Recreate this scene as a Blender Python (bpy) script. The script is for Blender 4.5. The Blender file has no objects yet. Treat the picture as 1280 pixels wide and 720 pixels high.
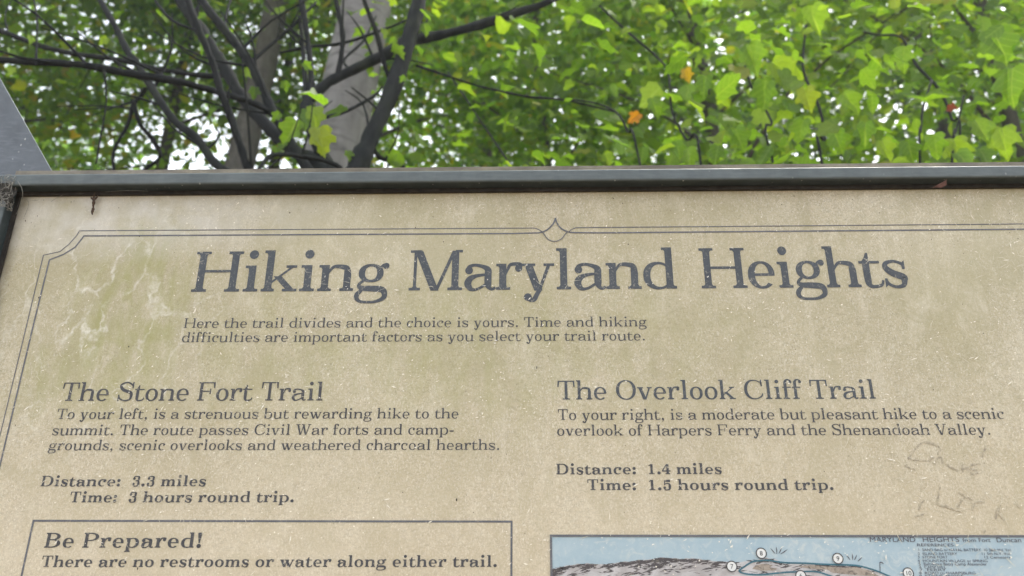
import bpy, math, random
import numpy as np
from mathutils import Matrix, Vector

scene = bpy.context.scene
COL = scene.collection
# ---------------------------------------------------------------- camera
CAM = Vector((0.0, -0.9, 1.55))
F_PX = 1065.5                      # focal length in photograph pixels (1280 wide)
YAW, PITCH, ROLL = math.radians(1.474), math.radians(112.984), math.radians(0.255)
RC = Matrix.Rotation(YAW,3,'Z') @ Matrix.Rotation(PITCH,3,'X') @ Matrix.Rotation(ROLL,3,'Z')
cam = bpy.data.cameras.new('camera'); camo = bpy.data.objects.new('camera', cam); COL.objects.link(camo)
camo.matrix_world = Matrix.Translation(CAM) @ RC.to_4x4()
cam.sensor_width = 36.0; cam.lens = 36.0*F_PX/1280.0
cam.clip_start = 0.02; cam.clip_end = 800
cam.dof.use_dof = True; cam.dof.focus_distance = 0.98; cam.dof.aperture_fstop = 6.8
scene.camera = camo
# ---------------------------------------------------------------- sky, sun, exposure
SUN_EL, SUN_AZ = math.radians(58), math.radians(38)      # azimuth from +Y towards +X: behind the sign, to the right
world = bpy.data.worlds.new('World'); scene.world = world; world.use_nodes = True
wn = world.node_tree.nodes; wl = world.node_tree.links
bg = wn['Background']
sky = wn.new('ShaderNodeTexSky'); sky.sky_type = 'NISHITA'; sky.sun_disc = False
sky.sun_elevation = SUN_EL; sky.sun_rotation = SUN_AZ; sky.dust_density = 3.0; sky.air_density = 1.0; sky.ozone_density = 1.0
hs = wn.new('ShaderNodeHueSaturation'); hs.inputs['Saturation'].default_value = 0.30       # thin overcast: little blue left
wl.new(sky.outputs[0], hs.inputs['Color']); wl.new(hs.outputs[0], bg.inputs[0])
bg.inputs[1].default_value = 0.15
sun = bpy.data.lights.new('sun', 'SUN'); sun.energy = 2.0; sun.angle = math.radians(14); sun.color = (1.0, 0.95, 0.86)
suno = bpy.data.objects.new('sun', sun); COL.objects.link(suno)
sd = Vector((math.cos(SUN_EL)*math.sin(SUN_AZ), math.cos(SUN_EL)*math.cos(SUN_AZ), math.sin(SUN_EL)))
suno.rotation_euler = (-sd).to_track_quat('-Z','Y').to_euler(); suno.location = (0,0,30)
vs = scene.view_settings; vs.view_transform = 'Standard'; vs.look = 'None'; vs.gamma = 1; vs.use_curve_mapping = False
vs.exposure = 1.97
scene.render.engine = 'CYCLES'
cy = scene.cycles; cy.use_denoising = True; cy.max_bounces = 8; cy.diffuse_bounces = 4; cy.glossy_bounces = 2; cy.transmission_bounces = 4; cy.transparent_max_bounces = 8
cy.sample_clamp_indirect = 6.0
random.seed(7); RNG = np.random.default_rng(11)

# ---------------------------------------------------------------- helpers
def at(px, py, Y=0.0):
    """the point of depth Y met by the line of sight through a photograph pixel"""
    d = RC @ Vector(((px-640)/F_PX, -(py-360)/F_PX, -1.0))
    return CAM + d*((Y-CAM.y)/d.y)
def link(o): COL.objects.link(o); return o
def empty(name, loc, label=None, cat=None, group=None):
    o = link(bpy.data.objects.new(name, None)); o.location = loc; o.empty_display_size = .1
    if label: o['label'] = label; o['category'] = cat
    if group: o['group'] = group
    return o
def mesh(name, verts, faces, mat, parent=None, smooth=False, kind=None, label=None, cat=None):
    """world-space geometry as one mesh object; parented keeps its place"""
    me = bpy.data.meshes.new(name)
    off = Vector(parent_loc(parent)) if parent else Vector((0,0,0))
    if isinstance(verts, np.ndarray):
        verts = verts - np.array(off)
        nv = len(verts); me.vertices.add(nv); me.vertices.foreach_set('co', verts.astype(np.float32).ravel())
        lens = np.array([len(f) for f in faces]) if not isinstance(faces, tuple) else faces[1]
        loops = np.concatenate([np.asarray(f) for f in faces]) if not isinstance(faces, tuple) else faces[0]
        me.loops.add(len(loops)); me.loops.foreach_set('vertex_index', loops.astype(np.int32))
        st = np.concatenate([[0], np.cumsum(lens)[:-1]])
        me.polygons.add(len(lens)); me.polygons.foreach_set('loop_start', st.astype(np.int32)); me.polygons.foreach_set('loop_total', lens.astype(np.int32))
        me.update(calc_edges=True); me.validate()
    else:
        me.from_pydata([tuple(Vector(v)-off) for v in verts], [], faces)
    me.materials.append(mat)
    if smooth:
        me.polygons.foreach_set('use_smooth', [True]*len(me.polygons))
    o = link(bpy.data.objects.new(name, me))
    if parent: o.parent = parent
    if kind: o['kind'] = kind
    if label: o['label'] = label
    if cat: o['category'] = cat
    return o
def parent_loc(o):
    p = Vector(o.location)
    while o.parent: o = o.parent; p += Vector(o.location)
    return p
class Geo:
    def __init__(s): s.v = []; s.f = []
    def box(s, x0,y0,z0,x1,y1,z1):
        b = len(s.v); s.v += [(x0,y0,z0),(x1,y0,z0),(x1,y1,z0),(x0,y1,z0),(x0,y0,z1),(x1,y0,z1),(x1,y1,z1),(x0,y1,z1)]
        s.f += [[b+i for i in q] for q in ((0,3,2,1),(4,5,6,7),(0,1,5,4),(1,2,6,5),(2,3,7,6),(3,0,4,7))]
    def prism(s, pts, y0, y1):
        """outline in x,z (counter-clockwise seen from -y) given thickness in y"""
        b = len(s.v); n = len(pts)
        s.v += [(x,y0,z) for x,z in pts]+[(x,y1,z) for x,z in pts]
        s.f += [list(range(b,b+n)), list(range(b+2*n-1,b+n-1,-1))]+[[b+i,b+n+i,b+n+(i+1)%n,b+(i+1)%n] for i in range(n)]
    def poly(s, pts):
        b = len(s.v); s.v += list(pts); s.f.append(list(range(b,b+len(pts))))
    def tube(s, path, sides=8, sub=4, wob=0.0):
        """path of (Vector, radius) smoothed and swept"""
        a = [path[0]]+list(path)+[path[-1]]; C = []
        for i in range(1,len(a)-2):
            for k in range(sub):
                t = k/sub
                def cr(p0,p1,p2,p3): return 0.5*((2*p1)+(p2-p0)*t+(2*p0-5*p1+4*p2-p3)*t*t+(3*p1-p0-3*p2+p3)*t**3)
                C.append((cr(*[a[i+j][0] for j in (-1,0,1,2)]), cr(*[a[i+j][1] for j in (-1,0,1,2)])))
        C.append(a[-2]); b = len(s.v); ref = Vector((0.31,0.87,0.12))
        for i,(p,r) in enumerate(C):
            r = r*(1+wob*random.uniform(-1,1.2)); t = (C[min(i+1,len(C)-1)][0]-C[max(i-1,0)][0]).normalized()
            u = t.cross(ref).normalized(); w = t.cross(u)
            for k in range(sides):
                an = 2*math.pi*k/sides; rr = r*(1+wob*random.uniform(-1,1))
                s.v.append(tuple(p+u*(rr*math.cos(an))+w*(rr*math.sin(an))))
        for i in range(len(C)-1):
            for k in range(sides):
                k2 = (k+1)%sides; s.f.append([b+i*sides+k, b+i*sides+k2, b+(i+1)*sides+k2, b+(i+1)*sides+k])
        s.f.append(list(range(b+(len(C)-1)*sides, b+len(C)*sides)))
    def build(s, name, mat, parent=None, **k): return mesh(name, s.v, s.f, mat, parent, **k)

# ---------------------------------------------------------------- materials
class NT:
    def __init__(s, name):
        s.m = bpy.data.materials.new(name); s.m.use_nodes = True; s.t = s.m.node_tree; s.n = s.t.nodes; s.b = s.n['Principled BSDF']; s.out = s.n['Material Output']
    def add(s, typ, **k):
        n = s.n.new(typ)
        for a,v in k.items(): setattr(n,a,v)
        return n
    def l(s, a, b): s.t.links.new(a,b)
    def pos(s, scale=(1,1,1)):
        g = s.add('ShaderNodeNewGeometry'); mp = s.add('ShaderNodeMapping'); mp.inputs['Scale'].default_value = scale; s.l(g.outputs['Position'], mp.inputs[0]); return mp.outputs[0]
    def noise(s, vec, scale, detail=4, rough=.55, dist=0):
        n = s.add('ShaderNodeTexNoise'); n.inputs['Scale'].default_value=scale; n.inputs['Detail'].default_value=detail; n.inputs['Roughness'].default_value=rough; n.inputs['Distortion'].default_value=dist
        s.l(vec, n.inputs['Vector']); return n.outputs['Fac']
    def ramp(s, fac, stops):
        r = s.add('ShaderNodeValToRGB'); e = r.color_ramp.elements
        while len(e) < len(stops): e.new(.5)
        for i,(p,c) in enumerate(stops):
            e[i].position = p; e[i].color = (*c,1) if isinstance(c,tuple) else (c,c,c,1)
        s.l(fac, r.inputs[0]); return r.outputs[0]
    def mix(s, fac, a, b, typ='MIX'):
        m = s.add('ShaderNodeMix', data_type='RGBA', blend_type=typ)
        for sock,v in ((m.inputs[0],fac),(m.inputs[6],a),(m.inputs[7],b)):
            if hasattr(v,'is_output'): s.l(v,sock)
            elif isinstance(v,tuple): sock.default_value = (*v,1)
            else: sock.default_value = v
        return m.outputs[2]
    def math(s, op, a, b=None, clamp=False):
        m = s.add('ShaderNodeMath', operation=op, use_clamp=clamp)
        for i,v in enumerate((a,b)):
            if v is None: continue
            if hasattr(v,'is_output'): s.l(v,m.inputs[i])
            else: m.inputs[i].default_value = v
        return m.outputs[0]
    def sep(s):
        g = s.add('ShaderNodeNewGeometry'); x = s.add('ShaderNodeSeparateXYZ'); s.l(g.outputs['Position'], x.inputs[0]); return x.outputs
    def bump(s, h, strength, dist):
        b = s.add('ShaderNodeBump'); b.inputs['Strength'].default_value = strength; b.inputs['Distance'].default_value = dist; s.l(h,b.inputs['Height']); s.l(b.outputs[0], s.b.inputs['Normal'])
    def set(s, color=None, rough=None, spec=None, metal=None):
        for k,v in (('Base Color',color),('Roughness',rough),('Specular IOR Level',spec),('Metallic',metal)):
            if v is None: continue
            if hasattr(v,'is_output'): s.l(v,s.b.inputs[k])
            elif isinstance(v,tuple): s.b.inputs[k].default_value = (*v,1)
            else: s.b.inputs[k].default_value = v
        return s

def blob(t, x, z, cx, cz, rx, rz):
    """soft stain mask: 1 in the middle, 0 at the rim of an ellipse in the sign's plane"""
    a = t.math('DIVIDE', t.math('SUBTRACT', x, cx), rx); b = t.math('DIVIDE', t.math('SUBTRACT', z, cz), rz)
    d = t.math('ADD', t.math('MULTIPLY',a,a), t.math('MULTIPLY',b,b))
    return t.math('SUBTRACT', 1.0, d, clamp=True)

def panel_tone(t, base, fade):
    """weathered fibreglass: mottling, fibre mat and pale bloom over a printed base colour"""
    v = t.pos()
    n1 = t.noise(v, 9, 6, .6); n2 = t.noise(v, 85, 6, .75, .8); n3 = t.noise(t.pos((1,1,2.2)), 230, 4, .7, 1.6); n4 = t.noise(t.pos((2.2,1,1)), 300, 3, .65, 1.2)
    c = t.mix(t.math('MULTIPLY', t.ramp(n1,[(.35,0.0),(.68,1.0)]), .55), base, tuple(x*.80 for x in base))
    c = t.mix(t.math('MULTIPLY', t.ramp(n2,[(.42,0.0),(.66,1.0)]), .50), c, fade)
    c = t.mix(t.math('MULTIPLY', t.ramp(n3,[(.48,0.0),(.60,1.0)]), .60), c, tuple(x*.46 for x in base))
    c = t.mix(t.math('MULTIPLY', t.ramp(n4,[(.53,0.0),(.62,1.0)]), .68), c, (.82,.78,.65))
    return c
PANEL_LEFT = at(22,250).x
def mat_panel():
    t = NT('weathered_panel'); X = t.sep(); x, z = X[0], X[2]
    c = panel_tone(t, (.560,.482,.325), (.70,.635,.475))
    # broad uneven weathering: olive-brown film over the upper and middle panel
    film = t.math('MULTIPLY', t.ramp(t.noise(t.pos((1,1,.8)), 4.5, 5, .62, .4), [(.36,0.0),(.64,1.0)]), t.math('MULTIPLY', t.math('SUBTRACT', z, 1.62), 3.2, clamp=True))
    c = t.mix(t.math('MULTIPLY', film, .62), c, (.36,.325,.165))
    st_ = t.math('MULTIPLY', t.ramp(t.noise(t.pos((3.2,1,.35)), 16, 5, .65), [(.48,0.0),(.68,1.0)]), t.math('MULTIPLY', t.math('SUBTRACT', z, 1.80), 4.0, clamp=True))
    c = t.mix(t.math('MULTIPLY', st_, .55), c, (.36,.315,.18))
    cl = t.noise(t.pos((1,1,.8)), 15, 6, .72, 1.2); cl2 = t.noise(t.pos((1.3,1,.5)), 34, 5, .7, .6)
    c = t.mix(t.math('MULTIPLY', t.ramp(cl,[(.47,0.0),(.62,1.0)]), .46), c, (.38,.335,.185))
    c = t.mix(t.math('MULTIPLY', t.math('MULTIPLY', t.ramp(cl2,[(.50,0.0),(.66,1.0)]), t.ramp(cl,[(.30,1.0),(.55,0.2)])), .55), c, (.73,.675,.53))
    big = t.noise(t.pos((.8,1,1.1)), 2.6, 3, .5)  # broad paler and darker patches painted in for uneven light
    c = t.mix(t.ramp(big,[(.35,.26),(.62,0.0)]), c, (.37,.315,.185))
    c = t.mix(t.ramp(big,[(.52,0.0),(.75,.30)]), c, (.74,.68,.53))
    # brighter light towards the foot of the panel, painted in as a warmer tone
    low = t.math('MULTIPLY', t.math('SUBTRACT', 1.84, z), 2.8, clamp=True)
    c = t.mix(t.math('MULTIPLY', low, .60), c, (.70,.585,.415))
    # algae: yellow-green stains below the upper left corner
    al = blob(t,x,z, at(172,385).x, at(172,385).z, .10, .15)
    al = t.math('MAXIMUM', al, t.math('MULTIPLY', blob(t,x,z, at(60,470).x, at(60,470).z, .05,.07), .7))
    al = t.math('MAXIMUM', al, t.math('MULTIPLY', blob(t,x,z, at(540,440).x, at(540,440).z, .42,.12), .45))
    al = t.math('MULTIPLY', al, t.ramp(t.noise(t.pos((1.6,1,.6)), 22, 5, .65, .5), [(.38,0.0),(.72,1.0)]))
    c = t.mix(t.math('MULTIPLY', al, 1.0), c, (.31,.305,.085))
    # pale lichen-like runs on the left third
    vo = t.add('ShaderNodeTexVoronoi', feature='DISTANCE_TO_EDGE'); vo.inputs['Scale'].default_value = 13
    mp = t.add('ShaderNodeMapping'); mp.inputs['Scale'].default_value = (1.7,1,.62); mp.inputs['Rotation'].default_value = (0,.22,0)
    g = t.add('ShaderNodeNewGeometry'); nn = t.add('ShaderNodeTexNoise'); nn.inputs['Scale'].default_value = 24; nn.inputs['Detail'].default_value = 4
    mx = t.mix(.07, g.outputs['Position'], nn.outputs['Color'], 'ADD'); t.l(g.outputs['Position'], nn.inputs[0]); t.l(mx, mp.inputs[0]); t.l(mp.outputs[0], vo.inputs['Vector'])
    run = t.ramp(vo.outputs['Distance'], [(.0,1.0),(.05,0.0)])
    run = t.math('MULTIPLY', run, blob(t,x,z, at(130,395).x, at(130,395).z, .16,.21))
    run = t.math('MULTIPLY', run, t.ramp(t.noise(t.pos(), 30, 4),[(.36,0.0),(.56,1.0)]))
    run = t.math('MULTIPLY', run, t.ramp(t.noise(t.pos(), 130, 4, .7),[(.38,.15),(.62,1.0)]))
    c = t.mix(t.math('MULTIPLY', run, .95), c, (.74,.71,.60))
    # grey-white sky sheen painted into the upper left corner, grime plus painted shade under the rail, grime along the left rail
    sheen = t.math('MULTIPLY', blob(t,x,z, at(110,262).x, at(110,262).z, .34,.075), t.ramp(t.noise(t.pos(), 36, 5),[(.30,.25),(.66,1.0)]))
    c = t.mix(t.math('MULTIPLY', sheen, .62), c, (.70,.68,.64))
    top = t.math('SUBTRACT', 1.0, t.math('DIVIDE', t.math('SUBTRACT', at(640,236).z+.004, z), .011), clamp=True)
    grime_shade = t.math('MULTIPLY', top, t.ramp(t.noise(t.pos((.35,1,1)), 60, 4),[(.25,.5),(.6,1.0)]))
    side = t.math('SUBTRACT', 1.0, t.math('DIVIDE', t.math('SUBTRACT', x, PANEL_LEFT), .018), clamp=True)
    grime_shade = t.math('MAXIMUM', grime_shade, t.math('MULTIPLY', side, t.ramp(t.noise(t.pos((1,1,.4)), 50, 4),[(.3,.35),(.6,1.0)])))
    c = t.mix(t.math('MULTIPLY', grime_shade, .9), c, (.10,.082,.06))
    # fine dark pin-pricks of mildew
    pr = t.add('ShaderNodeTexVoronoi'); pr.inputs['Scale'].default_value = 190; t.l(t.pos(), pr.inputs['Vector'])
    dot = t.math('MULTIPLY', t.ramp(pr.outputs['Distance'],[(.10,1.0),(.2,0.0)]), t.ramp(t.noise(t.pos(), 40, 3),[(.55,0.0),(.68,1.0)]))
    c = t.mix(t.math('MULTIPLY', dot, .5), c, (.16,.13,.085))
    t.set(color=c, rough=t.ramp(t.noise(t.pos(), 45, 4),[(.3,.34),(.7,.50)]), spec=.45)
    t.bump(t.noise(t.pos(), 420, 3, .6), .12, .001)
    return t.m
def mat_ink(name, col, worn=.5):
    """printed ink wearing through to the panel in specks"""
    t = NT(name)
    n = t.noise(t.pos(), 330, 3, .7, .8); n2 = t.noise(t.pos(), 40, 4, .6)
    sp = t.math('MULTIPLY', t.ramp(n,[(.56,0.0),(.70,1.0)]), t.ramp(n2,[(.38,.25),(.62,1.0)]))
    c = t.mix(t.math('MULTIPLY', t.ramp(n2,[(.4,0.0),(.7,1.0)]), .45), col, tuple(min(1,x*1.7) for x in col))
    c = t.mix(t.math('MULTIPLY', sp, worn), c, (.52,.47,.35))
    t.set(color=c, rough=.5, spec=.4); return t.m
def mat_paint(name, col, rough=.42, spots=True, spec=.5, front_light=None):
    t = NT(name); n = t.noise(t.pos((1,1,1)), 35, 6, .65); n2 = t.noise(t.pos((.25,1,1)), 240, 3)
    c = t.mix(t.math('MULTIPLY', t.ramp(n,[(.35,0.0),(.7,1.0)]), .55), col, tuple(x*.68 for x in col))
    c = t.mix(t.math('MULTIPLY', t.ramp(n2,[(.52,0.0),(.72,1.0)]), .25), c, tuple(min(1,x*1.7+.03) for x in col))
    if spots:
        v = t.add('ShaderNodeTexVoronoi'); v.inputs['Scale'].default_value = 130; t.l(t.pos((1,1,.6)), v.inputs['Vector'])
        s = t.math('MULTIPLY', t.ramp(v.outputs['Distance'],[(.09,1.0),(.17,0.0)]), t.ramp(t.noise(t.pos(),90,2),[(.56,0.0),(.64,1.0)]))
        c = t.mix(t.math('MULTIPLY', s, .8), c, (.55,.55,.52))
    if front_light:      # sky light painted into the front faces, the others left shade-dark
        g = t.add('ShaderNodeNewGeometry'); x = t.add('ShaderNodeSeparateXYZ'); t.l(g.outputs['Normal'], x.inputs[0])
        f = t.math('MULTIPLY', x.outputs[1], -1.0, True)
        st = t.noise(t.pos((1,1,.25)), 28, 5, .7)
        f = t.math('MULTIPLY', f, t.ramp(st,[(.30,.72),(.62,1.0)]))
        c = t.mix(t.math('MULTIPLY', f, t.ramp(n2,[(.3,.75),(.7,1.0)])), c, front_light)
    t.set(color=c, rough=t.ramp(n,[(.3,rough-.08),(.7,rough+.14)]), spec=spec); t.bump(t.noise(t.pos(), 160, 4), .10, .001); return t.m
def mat_plain(name, col, rough=.7, var=.4, scale=40, spec=.3):
    t = NT(name); n = t.noise(t.pos(), scale, 5, .6)
    t.set(color=t.mix(t.ramp(n,[(.3,0.0),(.7,1.0)]), tuple(x*(1-var) for x in col), tuple(min(1,x*(1+var)) for x in col)), rough=rough, spec=spec); return t.m
def mat_bark(name, dark, light, rings=0.0, scale=14, moss=0.0):
    t = NT(name)
    a = t.noise(t.pos((1,1,.35)), scale, 7, .65, .4); b = t.noise(t.pos((1,1,4.5)), scale*.45, 4, .6, .6)
    c = t.mix(t.ramp(a,[(.30,0.0),(.70,1.0)]), dark, light)
    if rings: c = t.mix(t.math('MULTIPLY', t.ramp(b,[(.52,0.0),(.66,1.0)]), rings), c, tuple(x*.45 for x in dark))
    if moss: c = t.mix(t.math('MULTIPLY', t.ramp(t.noise(t.pos(),scale*.3,5),[(.5,0.0),(.7,1.0)]), moss), c, (.07,.09,.03))
    t.set(color=c, rough=.85, spec=.2); t.bump(a, .5, .01); return t.m
def mat_leaf(name, stops, trans=.55, tgain=2.6, gloss=.35, veins=False):
    """two-sided leaf: reflects and lets light through, tint by leaf"""
    t = NT(name); g = t.add('ShaderNodeNewGeometry')
    c = t.ramp(g.outputs['Random Per Island'], stops)
    n = t.noise(t.pos(), 55, 3, .6)
    c = t.mix(t.math('MULTIPLY', t.ramp(n,[(.35,0.0),(.7,1.0)]), .35), c, tuple(x*.6 for x in stops[len(stops)//2][1]))
    if veins:
        at_ = t.add('ShaderNodeAttribute', attribute_name='blade'); x = t.add('ShaderNodeSeparateXYZ'); t.l(at_.outputs['Vector'], x.inputs[0])
        ax = t.math('ABSOLUTE', x.outputs[0]); mid = t.math('SUBTRACT', 1.0, t.math('DIVIDE', ax, .022), True)
        fr = t.math('FRACT', t.math('MULTIPLY', t.math('SUBTRACT', x.outputs[1], t.math('MULTIPLY', ax, .75)), 4.6))
        sd_ = t.math('SUBTRACT', 1.0, t.math('DIVIDE', t.math('ABSOLUTE', t.math('SUBTRACT', fr, .5)), .085), True)
        v_ = t.math('MAXIMUM', mid, t.math('MULTIPLY', sd_, .7))
        c = t.mix(t.math('MULTIPLY', v_, .55), c, (.27,.36,.10))
        sp = t.noise(t.pos(), 120, 3, .6); c = t.mix(t.math('MULTIPLY', t.ramp(sp,[(.66,0.0),(.72,1.0)]), .6), c, (.10,.075,.02))
    d = t.add('ShaderNodeBsdfDiffuse'); tr = t.add('ShaderNodeBsdfTranslucent'); gl = t.add('ShaderNodeBsdfGlossy'); gl.inputs['Roughness'].default_value = gloss
    m1 = t.add('ShaderNodeMixShader'); m1.inputs[0].default_value = trans; m2 = t.add('ShaderNodeMixShader'); m2.inputs[0].default_value = .022
    br = t.mix(1.0, c, (tgain*1.12,tgain*1.08,tgain*.40), 'MULTIPLY')
    t.l(c, d.inputs[0]); t.l(br, tr.inputs[0]); t.l(d.outputs[0], m1.inputs[1]); t.l(tr.outputs[0], m1.inputs[2])
    t.l(m1.outputs[0], m2.inputs[1]); t.l(gl.outputs[0], m2.inputs[2]); t.l(m2.outputs[0], t.out.inputs['Surface'])
    return t.m
# ---------------------------------------------------------------- lettering: a drawn slab-serif alphabet
XH, CAP, ASC, DSC = 464.0, 722.0, 737.0, -205.0
ADV = {  # advance widths: regular, bold
 ' ':(278,287),'A':(722,759),'B':(722,778),'C':(722,778),'D':(778,833),'F':(667,722),'H':(833,870),'M':(944,981),'O':(778,833),
 'P':(667,759),'S':(630,667),'T':(667,722),'V':(722,759),'W':(981,981),'a':(556,611),'b':(556,648),'c':(444,556),'d':(574,667),
 'e':(500,574),'f':(333,389),'g':(537,611),'h':(611,685),'i':(315,370),'k':(593,667),'l':(315,352),'m':(889,963),'n':(611,685),
 'o':(500,611),'p':(574,667),'r':(444,519),'s':(463,500),'t':(389,426),'u':(611,685),'v':(537,611),'w':(778,889),'y':(537,611),
 '1':(556,574),'3':(556,574),'4':(556,574),'5':(556,574),'.':(278,287),',':(278,287),':':(278,287),'!':(296,315),'-':(333,333)}

def glyph(c, S, h):
    """polygons of one letter in 1000-unit em space; S = stem, h = hairline"""
    k = (S-88.0)/62.0
    W = ADV[c][0] + k*(ADV[c][1]-ADV[c][0])
    P = []
    def poly(*p): P.append(list(p))
    def rect(x0, y0, x1, y1): poly((x0,y0),(x1,y0),(x1,y1),(x0,y1))
    def ball(x, y, r): P.append([(x+r*math.cos(t*math.pi/7), y+r*math.sin(t*math.pi/7)) for t in range(14)])
    def ribbon(pts, sub=5):
        a = [pts[0]]+list(pts)+[pts[-1]]
        C = []
        for i in range(1, len(a)-2):
            for s in range(sub):
                t = s/sub
                C.append(tuple(0.5*((2*a[i][d])+(a[i+1][d]-a[i-1][d])*t+(2*a[i-1][d]-5*a[i][d]+4*a[i+1][d]-a[i+2][d])*t*t
                         +(3*a[i][d]-a[i-1][d]-3*a[i+1][d]+a[i+2][d])*t**3) for d in range(3)))
        C.append(tuple(a[-2]))
        L, R = [], []
        for i, q in enumerate(C):
            p0 = C[max(i-1,0)]; p1 = C[min(i+1,len(C)-1)]
            dx, dy = p1[0]-p0[0], p1[1]-p0[1]; n = math.hypot(dx,dy) or 1
            nx, ny = -dy/n*q[2]/2, dx/n*q[2]/2
            L.append((q[0]+nx,q[1]+ny)); R.append((q[0]-nx,q[1]-ny))
        for i in range(len(C)-1): P.append(('q', [R[i],R[i+1],L[i+1],L[i]]))
    def arc(x0, x1, y0, y1, a0=0, a1=360, wl=None, wr=None, wt=None, n=30):
        """elliptic stroke inside the box, widths by direction"""
        wl = S if wl is None else wl; wr = S if wr is None else wr; wt = h if wt is None else wt
        rxl = (x1-x0)/2; cx = (x0+x1)/2; cy = (y0+y1)/2; ry = (y1-y0)/2
        n = max(4, int(n*abs(a1-a0)/360)); O, I = [], []
        icx = cx+(wl-wr)/2; irx = rxl-(wl+wr)/2; iry = ry-wt
        for i in range(n+1):
            t = math.radians(a0+(a1-a0)*i/n); cs, sn = math.cos(t), math.sin(t)
            e = 0.92
            fx = math.copysign(abs(cs)**e, cs); fy = math.copysign(abs(sn)**e, sn)
            O.append((cx+rxl*fx, cy+ry*fy)); I.append((icx+irx*fx, cy+iry*fy))
        for i in range(n): P.append(('q', [I[i],O[i],O[i+1],I[i+1]]))
    def foot(x, y=0, l=None, r=None, up=1, w=None):
        """bracketed slab serif at a stem centred on x"""
        w = S if w is None else w
        l = 58 if l is None else l; r = 58 if r is None else r
        a, b = x-w/2, x+w/2; br = 30
        pts = [(a-l,y),(b+r,y),(b+r,y+up*h)]
        if r: pts += [(b+min(br,r)*q, y+up*(h+br*(1-q)**2)) for q in (.75,.5,.25)]
        pts += [(b,y+up*(h+br)),(a,y+up*(h+br))]
        if l: pts += [(a-min(br,l)*q, y+up*(h+br*(1-q)**2)) for q in (.25,.5,.75)]
        pts += [(a-l,y+up*h)]
        P.append(pts)
    def stem(x, y0, y1, w=None):
        w = S if w is None else w; rect(x-w/2, y0, x+w/2, y1)
    def diag(xb, yb, xt, yt, w): poly((xb-w/2,yb),(xb+w/2,yb),(xt+w/2,yt),(xt-w/2,yt))
    def arch(xa, xb, top=XH):
        g = xb-xa
        ribbon([(xa+S*.30,top*.66,h*.9),(xa+S*.5+g*.10,top*.855,h*1.05),(xa+S*.5+g*.26,top-h*.62,h*1.35),(xb-g*.26,top-h*.75,h*1.75),
                (xb-S*.16,top*.86,S*.82),(xb,top*.66,S),(xb,top*.4,S),(xb,h*.5,S)])
    e = 55; m = 22; s1 = m+e+S/2
    if c in 'hnm':
        stem(s1, h*.5, (ASC if c=='h' else XH)-h*.3)
        foot(s1, 0, e, e); foot(s1, ASC if c=='h' else XH, e, 0, -1)
        if c=='m':
            s3 = W-m-e-S/2; s2 = (s1+s3)/2
            arch(s1,s2); arch(s2,s3); foot(s2,0,e*.8,e*.8); foot(s3,0,e,e)
        else:
            s2 = W-m-e-S/2; arch(s1,s2); foot(s2,0,e,e)
    elif c in 'il':
        s1 = W/2+4; top = ASC if c=='l' else XH
        stem(s1,h*.5,top-h*.3); foot(s1,0,e+8,e+8); foot(s1,top,e+8,0,-1)
        if c=='i': ball(s1-4, 662, S*.66)
    elif c=='o': arc(34,W-34,-14,XH+14)
    elif c=='c':
        arc(34,W-6,-14,XH+14,62,312,wr=h*1.1); ball(W-34-S*.55,XH-112,S*.56)
        ribbon([(W*.62,XH-4,h*1.2),(W-46,XH-45,h*1.4),(W-34-S*.3,XH-108,h*1.5)])
    elif c=='e':
        arc(34,W-30,-14,XH+14,2,318,wr=S*.86); rect(34+S*.6,XH*.5-h*.4,W-34,XH*.5+h*.6)
    elif c=='d':
        s2 = W-m-e-S/2; arc(34,s2+S*.42,-14,XH+14,wr=h*1.2); stem(s2,h*.5,ASC-h*.3)
        foot(s2,ASC,e,0,-1); foot(s2,0,0,e)
    elif c=='b':
        stem(s1-12,0,ASC-h*.3); foot(s1-12,ASC,e-12,0,-1); arc(s1-12-S*.42,W-30,-14,XH+14,wl=h*1.2)
    elif c=='p':
        stem(s1-6,DSC+h*.5,XH-h*.3); foot(s1-6,DSC,e,e); foot(s1-6,XH,e,0,-1); arc(s1-6-S*.42,W-30,-14,XH+14,wl=h*1.2)
    elif c=='a':
        x = W-m-e-S*.5
        ball(78+S*.30,XH-118,S*.56)
        ribbon([(70+S*.2,XH-120,S*.5),(92+S*.2,XH-56,h*1.5),(W*.38,XH-h*.45,h*1.15),(x-S*.62,XH-h*1.2,S*.6),(x-S*.04,XH-108,S*.96),(x,XH-190,S),(x,112,S),(x+S*.18,40,S*.62),(x+S*.62,14,h*1.15),(W-8,44,h*.95)])
        ribbon([(x-S*.3,272,h*.95),(W*.42,250,h*1.35),(64+S*.6,198,S*.86),(34+S*.52,116,S),(62+S*.6,34,S*.78),(W*.34,4,h*1.15),(W*.5,28,h*1.0),(x-S*.4,92,h)])
    elif c=='f':
        stem(s1,h*.5,ASC-150); foot(s1,0,e,e+16); rect(m,XH-h,W-24,XH)
        ribbon([(s1,ASC-170,S),(s1+S*.06,ASC-90,S*.92),(s1+S*.42,ASC-24,h*1.6),(s1+S*1.1,ASC-6,h*1.1),(W-4,ASC-52,h*1.3)])
        ball(W-S*.28,ASC-88,S*.52)
    elif c=='g':
        arc(60,W-92,148,XH+14,wl=S*.9,wr=S*.9)
        ribbon([(W-150,XH-66,h*1.1),(W-100,XH-14,h*1.3),(W-40,XH-2,h*1.3)]); ball(W-S*.46,XH-22,S*.46)
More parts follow.
